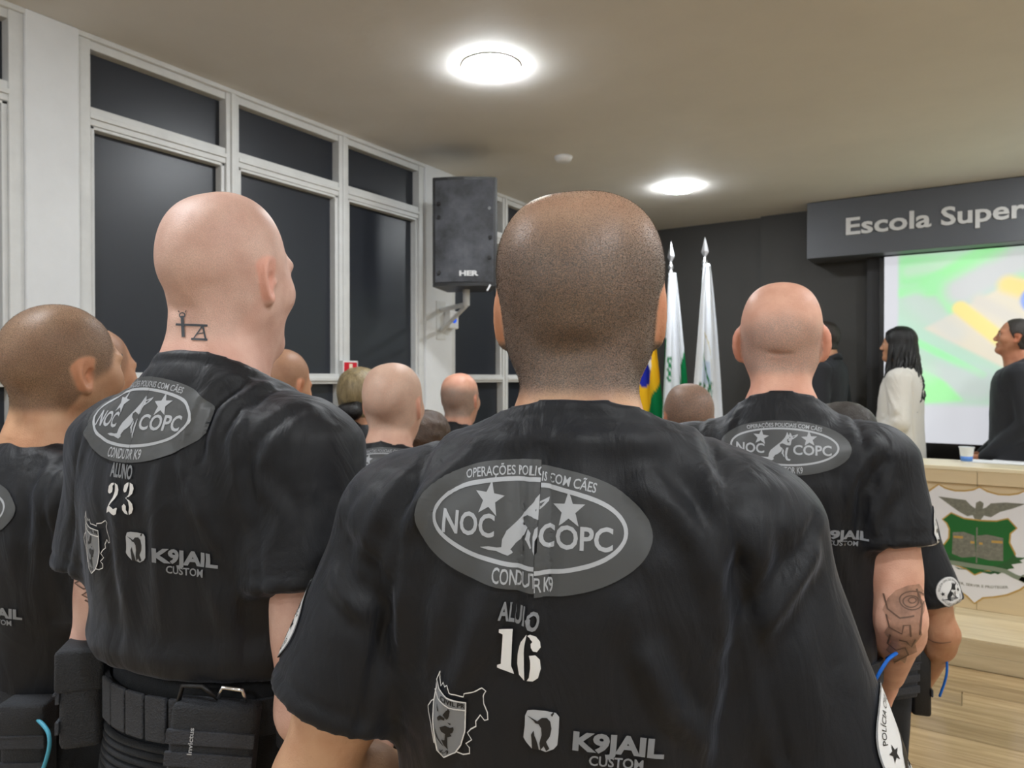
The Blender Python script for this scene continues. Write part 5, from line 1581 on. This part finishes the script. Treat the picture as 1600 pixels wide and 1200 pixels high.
for k, an in enumerate((-124, -112, -100, -88, -76)):
    o = MB().box((-.017, .006, -.030), (.017, .012, .030), .002).build('belt_loop', M['nylon_grey'], B['root']); o.matrix_local = on_belt(an, .176, .124, BZ - .002)
p = pouch(B, on_belt(-152, .176, .124, BZ - .015, .004, tilt=.06), .085, .135, .055, flap=.4, name='belt_pouch')
p = pouch(B, on_belt(-60, .176, .124, BZ - .026, .006, tilt=-.10), .105, .118, .034, flap=0, straps=3, label=True, name='tourniquet_pouch')
MB().tube([(-.035, .02, .062), (-.03, .022, .078), (-.005, .022, .080), (.0, .022, .066)], .0028, 8).build('clip', M['chrome'], p, smooth=True)
MB().tube([(.0, .02, .064), (.02, .024, .080), (.045, .022, .078), (.05, .02, .05)], .0030, 8).build('bungee', M['black_plastic'], p, smooth=True)
MB().lathe([(.001, -.012), (.010, -.012), (.012, 0), (.010, .012), (.001, .012)], n=14).build('cord_stop', M['black_plastic'], p, True).location = (.005, .02, -.078)
for k in range(9):
    z = BZ - .050 - .0105 * k
    rx, ry = .1795 + .0012 * k, .1275 + .0012 * k
    pts = [(rx * math.cos(a), ry * math.sin(a), z + .004 * math.sin(a * 3)) for a in np.linspace(math.radians(-150), math.radians(-62), 18)]
    MB().tube(pts, .0050, 6).build('elastic_rib', M['trousers'], B['trousers'], smooth=True)
pouch(B, on_belt(-20, .176, .124, BZ - .06, .004), .07, .12, .04, name='radio_pouch')
cord(B, [on_belt(-20, .176, .124, BZ - .02, .045).translation, on_belt(-32, .176, .124, BZ - .05, .06).translation, on_belt(-42, .176, .124, BZ - .10, .05).translation, on_belt(-44, .176, .124, BZ - .2, .03).translation])
back_print(B, 214, 655, vs=1.12, scale=1.0, rot=-.02, warp=pleat(20 * ZU, 52 * ZU, 0), step=.007, word=(192, 736, .040, .0165, -.06), number=([('2', 177, 779, .037), ('3', 201, 779, .037)], -.03), jail=(213, 855, .66, -.06), mapp=(150, 850, .62, 0))
sleeve_patch(B, 'R', .50, (1, -.25, .12))

# --- ruddy man on the right
Cc = person('man with bald ruddy head and tattooed right forearm, standing before the crest desk', 1220, 1.47, 20, 1.796, wid=.97, hyaw=0, head_s=.96, hp=dict(w=.97, ear=1.12, flare=.85), skin=S_C,
            style=dict(nape=-.07, front=.05, bald=.055, creases=[([(-.03, -.09, -.03), (.03, -.09, -.032)], .006, -.0025), ([(-.05, -.075, -.105), (.05, -.075, -.108)], .006, -.003)]),
            hem=1.01, arms=dict(L=dict(), R=dict(sh=(.178, -.016, 1.432), el=(.216, -.065, 1.15), wr=(.222, .10, .975), r=1.10, hem=.55)), collar_top=1.582, step=.008, hstep=.004, neck_r=.056, seedn=21)
C_F = [([(1385, 720), (1350, 770), (1345, 840)], .012, -.009, .5), ([(1400, 760), (1370, 800), (1360, 840)], .010, .006), ([(1370, 690), (1335, 740), (1320, 800)], .011, .006), ([(1300, 760), (1305, 830), (1320, 900)], .012, .006), ([(1150, 640), (1130, 700)], .01, .004)]
finish_shirt(Cc, px_folds(Cc, C_F))
legs(Cc, waist=1.04)
CZ = 1.035
belt(Cc, CZ - .03, CZ + .018, .186, .134)
pouch(Cc, on_belt(-58, .186, .134, CZ - .03, .004), .075, .13, .045, name='magazine_pouch', straps=3, flap=.25)
pouch(Cc, on_belt(-96, .186, .134, CZ - .03, .004), .085, .12, .045, name='magazine_pouch', straps=3, flap=.25)
hol = pouch(Cc, on_belt(38, .186, .134, CZ - .09, .004), .07, .20, .035, name='holster', straps=1, flap=0, mt='black_plastic')
MB().box((-.018, .004, .10), (.018, .030, .165), .008).build('pistol_grip', M['black_plastic'], hol, auto=40)
cord(Cc, [on_belt(-46, .186, .134, CZ + .01, .05).translation, on_belt(-40, .186, .134, CZ + .05, .058).translation, on_belt(-30, .186, .134, CZ + .055, .05).translation, on_belt(-22, .186, .134, CZ + .03, .02).translation])
back_print(Cc, 1226, 700, scale=1.0, rot=-.015, step=.010, jail=(1252, 826, .66, -.06))
sleeve_patch(Cc, 'R', .45, (1, .0, .12), step=.012)

# --- young man at the left edge
Dd = person('young man with buzz cut in black shirt at the left picture edge', 88, 1.31, 24, 1.734, wid=.92, head_s=1.0, hyaw=0, hp=dict(ear=1.0, flare=.28, earx=.073), skin=S_D,
            style=dict(nape=-.07, front=.068), arms=dict(L=dict(el=(.25, -.04, 1.15), wr=(.12, .17, 1.0)), R=dict(sh=(.172, -.012, 1.432), el=(.205, -.01, 1.13), wr=(.12, .15, .95))), step=.008, hstep=.0034, neck_r=.047, seedn=31, hem=1.075)
D_F = [([(60, 720), (40, 800), (38, 900)], .012, -.008, .5), ([(95, 740), (80, 800), (90, 860)], .011, .007)]
finish_shirt(Dd, px_folds(Dd, D_F))
legs(Dd, waist=1.10)
DZ = 1.055
belt(Dd, DZ - .03, DZ + .02, .172, .120)
pouch(Dd, on_belt(-112, .172, .120, DZ - .03, .004), .12, .13, .05, name='belt_pouch', mt='black_leather', flap=.6, straps=0)
pouch(Dd, on_belt(-55, .172, .120, DZ - .05, .004), .07, .13, .04, name='radio_pouch')
cord(Dd, [on_belt(-50, .172, .120, DZ + .0, .04).translation, on_belt(-40, .172, .120, DZ - .02, .07).translation, on_belt(-42, .172, .120, DZ - .07, .07).translation, on_belt(-55, .172, .120, DZ - .16, .05).translation], 'cyan_cord')
back_print(Dd, -52, 792, scale=1.0, rot=-.02, step=.010, jail=(-46, 940, .66, -.05))
stubble(Dd, 20000, .0014, 6, M['stub_brown'], width=.00028)

def bystander(label, px, z, face, H, skin, style=None, hp=None, step=.012, hstep=.006, gz=0.0, **kw):
    waist = kw.pop('waist', 1.02); pxf = kw.pop('pxf', ())
    P = person(label, px, z, face, H, skin=skin, style=style or {}, hp=hp or {}, step=step, hstep=hstep, ground_z=gz, arms=kw.pop('arms', dict(L=FRONT_CLASP, R=FRONT_CLASP)), **kw)
    finish_shirt(P, px_folds(P, pxf), name={'jacket': 'jacket', 'suit': 'suit_jacket'}.get(kw.get('shirt'), 'shirt'))
    legs(P, res=.018, mt=kw.get('trousers', 'trousers'), waist=waist)
    return P
M['hair_black'] = mat('black_hair', srgb(15, 14, 16), rough=.36, bump=.4, bscale=180)
M['hair_brown'] = mat('brown_hair', srgb(82, 62, 48), rough=.42, bump=.4, bscale=180, var=.3, vscale=40)
M['hair_blonde'] = mat('streaked_blonde_hair', srgb(150, 132, 96), rough=.4, var=.5, vscale=60, stretch=(1, 1, .25), bump=.4, bscale=160)
M['hair_dark'] = mat('dark_short_hair', srgb(46, 40, 36), rough=.5, bump=.4, bscale=240)
E_ = bystander('man whose profile shows just behind the buzz-cut young man', 138, 1.76, 22, 1.727, S_E, dict(front=.05), wid=.92)
F_ = bystander('man with bowed bald head half hidden by the shoulder of number 23', 437, 2.50, 22, 1.70, S_E, dict(front=.03), hpitch=-14, wid=.90, head_s=1.1)
H_ = bystander('bald pale man in the middle, in front of the red sign', 613, 2.02, 14, 1.642, S_H, dict(front=.05, nape=-.065, creases=[([(-.04, -.09, -.05), (.02, -.09, -.052)], .007, -.003)]), step=.010, hstep=.005, wid=.92)
I_ = bystander('small distant man with cropped grey hair before the white pillar', 718, 3.2, 22, 1.62, S_G, dict(front=.06, bald=.07, top_flush=.3), wid=.92)
K_ = bystander('man with cropped grey-brown hair below the flags', 1076, 2.4, -4, 1.58, S_K, dict(front=.07, nape=-.08), wid=.92)
G_ = bystander('person with tied-back blonde hair and dark bun by the red sign', 562, 3.0, 12, 1.635, S_E, dict(front=.07), wid=.85)
hair_cap(G_, .012, 'hair_blonde', seed=4)
hb = G_['ho'] + G_['Rh'] @ np.array((0, -.105, -.055)) * G_['hs']
f = Field(axis([(-.08, .08, .006)]), axis([(-.08, .08, .006)]), axis([(-.07, .07, .006)]))
f.ell((0, 0, 0), (.052, .042, .038), .01); f.ell((-.02, -.012, .012), (.03, .03, .022), .01); f.ell((.022, .02, .03), (.025, .03, .03), .015)
V, Q = f.mesh(1)
o = link('hair_bun', np_mesh('hair_bun', V + hb, Q), M['hair_black'], G_['root'], True)
J_ = bystander('short person with brown hair between two bald men', 666, 2.72, 14, 1.465, S_E, dict(front=.07), wid=.85)
hair_cap(J_, .014, 'hair_brown', rough=.004, seed=5)
O_ = bystander('short person in black shirt with sleeve badge, beside the crest desk', 1318, 1.90, 20, 1.53, S_E, dict(front=.07), arms=dict(L=dict(), R=dict(sh=(.180, -.012, 1.432), el=(.27, -.04, 1.12), wr=(.245, .10, .92), hem=.72, curl=.9)), step=.009, sleeve_r=(.07, .085), hem=1.03)
OZ = .885
belt(O_, OZ - .02, OZ + .02, .156, .112)
hol = pouch(O_, on_belt(2, .156, .112, OZ - .07, .004, tilt=-.05), .06, .17, .045, name='holster', straps=1, flap=0, mt='black_plastic')
MB().box((-.018, .006, .09), (.018, .034, .15), .008).build('pistol_grip', M['black_plastic'], hol, auto=40)
cord(O_, [on_belt(2, .156, .112, OZ + .06, .04).translation, on_belt(-6, .156, .112, OZ + .04, .075).translation, on_belt(-6, .156, .112, OZ - .03, .085).translation, on_belt(-4, .156, .112, OZ - .10, .07).translation])
pouch(O_, on_belt(-45, .156, .112, OZ - .02, .004), .07, .12, .04, name='magazine_pouch', straps=3, flap=.25)
hair_cap(O_, .008, 'hair_dark', seed=9)

# --- on the platform
L_ = bystander('man in dark clothes by the dark wall behind the ruddy man', 1290, 5.50, -45, 1.86, S_E, dict(front=.07), gz=PLAT_Z, sleeve='long', shirt='suit', wid=.95)
hair_cap(L_, .012, 'hair_dark', seed=2)
J_TAB = [(.80, .196, .150, .0), (.90, .198, .148, .0), (1.05, .190, .140, .0), (1.18, .188, .134, -.002), (1.30, .196, .130, -.008), (1.38, .196, .124, -.014), (1.43, .186, .112, -.018),
         (1.465, .160, .100, -.021), (1.495, .128, .090, -.023), (1.52, .100, .080, -.022), (1.54, .082, .072, -.020), (1.56, .072, .066, -.015), (1.58, .068, .062, -.012)]
M_J = [([(1385, 600), (1400, 640), (1412, 690)], .014, .010), ([(1372, 620), (1378, 650), (1400, 660)], .012, .008), ([(1425, 600), (1424, 660), (1430, 710)], .012, -.010), ([(1375, 670), (1400, 680), (1425, 668)], .012, .009)]
M_ = bystander('woman with long dark wavy hair in an off-white jacket', 1406, 5.17, -54, 1.79, S_E, dict(front=.07, brow='stub_dark'), gz=PLAT_Z, sleeve='long', shirt='jacket', wid=.92, dep=1.12, hem=.84, stab=J_TAB, neck_r=.048, wr_amp=.007, head_s=.97, hp=dict(w=.94), pxf=M_J,
               arms=dict(L=dict(sh=(.168, -.012, 1.432), el=(.225, -.03, 1.13), wr=(.15, .16, 1.0)), R=dict(sh=(.168, -.012, 1.432), el=(.225, -.03, 1.13), wr=(.15, .16, 1.0))), step=.010)
def locks(P, n, seed, m):
    """long wavy locks growing from the crown and falling past the shoulders"""
    r = random.Random(seed); ho, Rh, hs = P['ho'], P['Rh'], P['hs']; q = MB()
    for k in range(n):
        az = math.radians(r.uniform(58, 302)); L = r.uniform(.36, .52); ph = r.uniform(0, 6); wv = r.uniform(.014, .026)
        pts = []; rad = []
        for t in np.linspace(0, 1, 26):
            if t < .4:
                e = (t / .4) * 1.75
                rr = math.sin(e); zz = math.cos(e)
                x, y, z = math.sin(az) * rr * .086, math.cos(az) * rr * .110 - .008, .036 + zz * .102
                gx = gy = 0
            else:
                u = (t - .4) / .6; e = 1.75
                x, y = math.sin(az) * math.sin(e) * (.086 + .050 * u), math.cos(az) * math.sin(e) * (.110 + .050 * u) - .008
                z = .036 + math.cos(e) * .102 - u * L
                if abs(math.degrees(az) - 180) > 105: y += .02 * u
                gx, gy = wv * u * math.sin(ph + u * 15), wv * u * math.cos(ph + u * 15)
            p = ho + Rh @ (np.array((x + gx, y + gy, z)) * hs)
            pts.append(p); rad.append(.015 * (1 - .60 * max(0, t - .5) / .5) * (.55 + .45 * min(1, t * 6)))
        q.tube(pts, rad, 7)
    return q.build('hair', M[m], P['root'], smooth=True)
tag(locks(M_, 64, 3, 'hair_black'), kind='stuff')
hair_cap(M_, .016, 'hair_black', name='crown_hair', seed=3)
N_TAB = [(t[0], t[1] * 1.04, t[2] * 1.12, t[3]) for t in [(.80, .20, .14, .012)] + list(SHIRT)]
N_ = bystander('man in a dark suit in front of the projection screen', 1590, 4.79, -56, 1.83, S_N, dict(front=.035, recede=1.5, nape=-.07), gz=PLAT_Z, sleeve='long', shirt='suit', wid=1.0, dep=1.1, hem=.82, stab=N_TAB, hpitch=7,
               arms=dict(L=dict(sh=(.175, -.012, 1.432), el=(.225, -.06, 1.12), wr=(.10, .17, .885), curl=.8), R=dict(sh=(.175, -.012, 1.432), el=(.225, -.06, 1.12), wr=(.08, .18, .89))), step=.010, hstep=.005)
hair_cap(N_, .006, 'hair_dark', seed=6)
def suit_collar(P, m, z=1.545):
    s_ = P['s']; n = 24; q = MB(); v = []; f = []
    for k in range(n + 1):
        a = math.radians(-215 + 250 * k / n); 
        rx, ry = .082 * s_, .080 * s_
        c, s2 = math.cos(a), math.sin(a); zz = z * s_ - .045 * (s2 + 1) * s_
        for r, dz in ((0, .028), (.008, .026), (.022, -.012), (.010, -.012)):
            v.append(((rx + r) * c, -.018 * s_ + (ry + r) * s2, zz + dz))
    for k in range(n):
        for j in range(4): f.append([k * 4 + j, k * 4 + (j + 1) % 4, (k + 1) * 4 + (j + 1) % 4, (k + 1) * 4 + j])
    f += [[0, 1, 2, 3], [n * 4 + 3, n * 4 + 2, n * 4 + 1, n * 4]]
    return q.add(v, f).build('collar', M[m], P['root'], smooth=True)
suit_collar(N_, 'suit'); suit_collar(L_, 'suit'); suit_collar(M_, 'jacket', 1.53)

back_print(O_, 1324, 872, scale=.9, rot=0, step=.014, number=([('1', 1338, 908, .034), ('0', 1351, 908, .034)], 0))
sleeve_patch(O_, 'R', .56, (1, -1.5, .1), r=.036, step=.014)
back_print(H_, 596, 730, scale=1.0, step=.016)

# --- tattoos
a = Art()
a.line('tattoo', 'tattoo', [(-.014, .0), (.026, -.002)], .003, 1); a.line('tattoo', 'tattoo', [(-.006, .012), (-.004, -.018)], .004, 1)
a.oval_line('tattoo', 'tattoo', (-.006, .013), .0035, .0035, .0015, 1, 16); a.line('tattoo', 'tattoo', [(-.010, .017), (-.011, .020)], .001, 1); a.line('tattoo', 'tattoo', [(-.002, .017), (-.001, .020)], .001, 1)
a.line('tattoo', 'tattoo', [(.020, -.002), (.008, -.022)], .0016, 1); a.line('tattoo', 'tattoo', [(.020, -.002), (.024, -.022)], .0022, 1); a.line('tattoo', 'tattoo', [(.006, -.021), (.026, -.022)], .003, 1); a.line('tattoo', 'tattoo', [(.013, -.014), (.022, -.012)], .0012, 1)
tattoo(B, a, 293, 507, 1.0, -.02)
a = Art()
for pts in ([(-.016, .030), (-.006, .034), (.002, .026), (-.008, .018), (-.016, .010), (-.004, .004), (.010, .008)], [(-.004, .016), (.008, .020), (.014, .012), (.004, .002), (-.006, -.006), (.006, -.012), (.014, -.006)], [(-.002, -.014), (.008, -.020), (.016, -.014)]):
    a.line('tattoo', 'tattoo_line', pts, .0026, 1)
tattoo(B, a, 134, 925, .9)
a = Art()
a.poly('tattoo_shade', 'tattoo_soft', [(-.020, .030), (-.008, .046), (.010, .056), (.028, .058), (.040, .040), (.038, .010), (.030, -.006), (.036, -.030), (.026, -.052), (.030, -.074), (.014, -.084), (.012, -.112), (.002, -.096), (-.006, -.118), (-.010, -.086), (-.020, -.078), (-.012, -.052), (-.024, -.036), (-.014, -.010), (-.028, .006)], 1)
for cx, cy, k in ((.018, .030, 1.0), (.016, .028, .62), (.018, .030, .3)): a.oval_line('tattoo', 'tattoo_line', (cx, cy), .020 * k, .016 * k, .0022, 2, 24)
for pts in ([(-.028, .036), (-.020, .010), (.0, -.002), (.022, .004)], [(-.022, .0), (-.016, -.022), (.004, -.030), (.006, -.014), (.016, -.012), (.018, -.034)], [(-.014, -.036), (-.018, -.060), (-.004, -.072), (.010, -.062), (.016, -.080), (.004, -.094), (-.006, -.110)], [(.0, -.044), (.012, -.046), (.020, -.060), (.026, -.040)], [(.024, .05), (.034, .02), (.032, -.03)]):
    a.line('tattoo', 'tattoo_line', pts, .0030, 2)
tattoo(Cc, a, 1408, 965, 1.0, -.03, step=.010)
a = Art(); a.line('tattoo', 'tattoo_line', [(-.03, -.004), (-.012, -.008), (.006, -.006), (.03, .002)], .0022, 1)
tattoo(O_, a, 1468, 1002, .9)

# --- chairs: tip-up auditorium seats
def chair(px, z, face, label, h=.95, w=.46):
    g = ground(px, z); r = empty('auditorium_chair', (g.x, g.y, 0), THETA - math.radians(face)); tag(r, label, 'chair', 'black tip-up chairs')
    n = 12; q = MB(); v = []; f = []
    for k in range(n + 1):
        t = k / n; zz = .40 + (h - .40) * t; y = -.02 - .06 * t + .02 * math.sin(t * 3.1)
        hw = w / 2 * (1 - .0 * t) if t < .88 else w / 2 * (1 - .22 * ((t - .88) / .12) ** 2)
        for x, d in ((-hw, 0), (-hw * .94, -.028), (0, -.034), (hw * .94, -.028), (hw, 0), (hw * .94, .026), (0, .034), (-hw * .94, .026)): v.append((x, y + d, zz))
    for k in range(n):
        for j in range(8): f.append([k * 8 + j, k * 8 + (j + 1) % 8, (k + 1) * 8 + (j + 1) % 8, (k + 1) * 8 + j])
    f += [list(range(8))[::-1], [n * 8 + j for j in range(8)]]
    q.add(v, f).build('backrest', M['black_leather'], r, smooth=True)
    MB().box((-w / 2 + .01, .035, .42), (w / 2 - .01, .10, .84), .02).build('seat', M['black_leather'], r, auto=40)
    for sx in (-1, 1):
        MB().box((sx * (w / 2 + .03) - .022, -.05, .0), (sx * (w / 2 + .03) + .022, .10, .60), .006).build('side_frame', M['black_plastic'], r)
        MB().box((sx * (w / 2 + .03) - .028, -.06, .60), (sx * (w / 2 + .03) + .028, .16, .635), .010).build('armrest', M['black_plastic'], r, auto=40)
    for zz in (h - .045, h - .060):
        MB().box((-w / 2 + .02, -.118, zz - .0025), (w / 2 - .02, -.108, zz + .0025), .001).build('chrome_strip', M['chrome'], r)
    return r
chair(655, 1.46, 10, 'black tip-up chair with bright trim in front of the nearest man', h=.945)
chair(1262, 1.13, 14, 'black tip-up chair behind the man with the tattooed forearm', h=1.02)
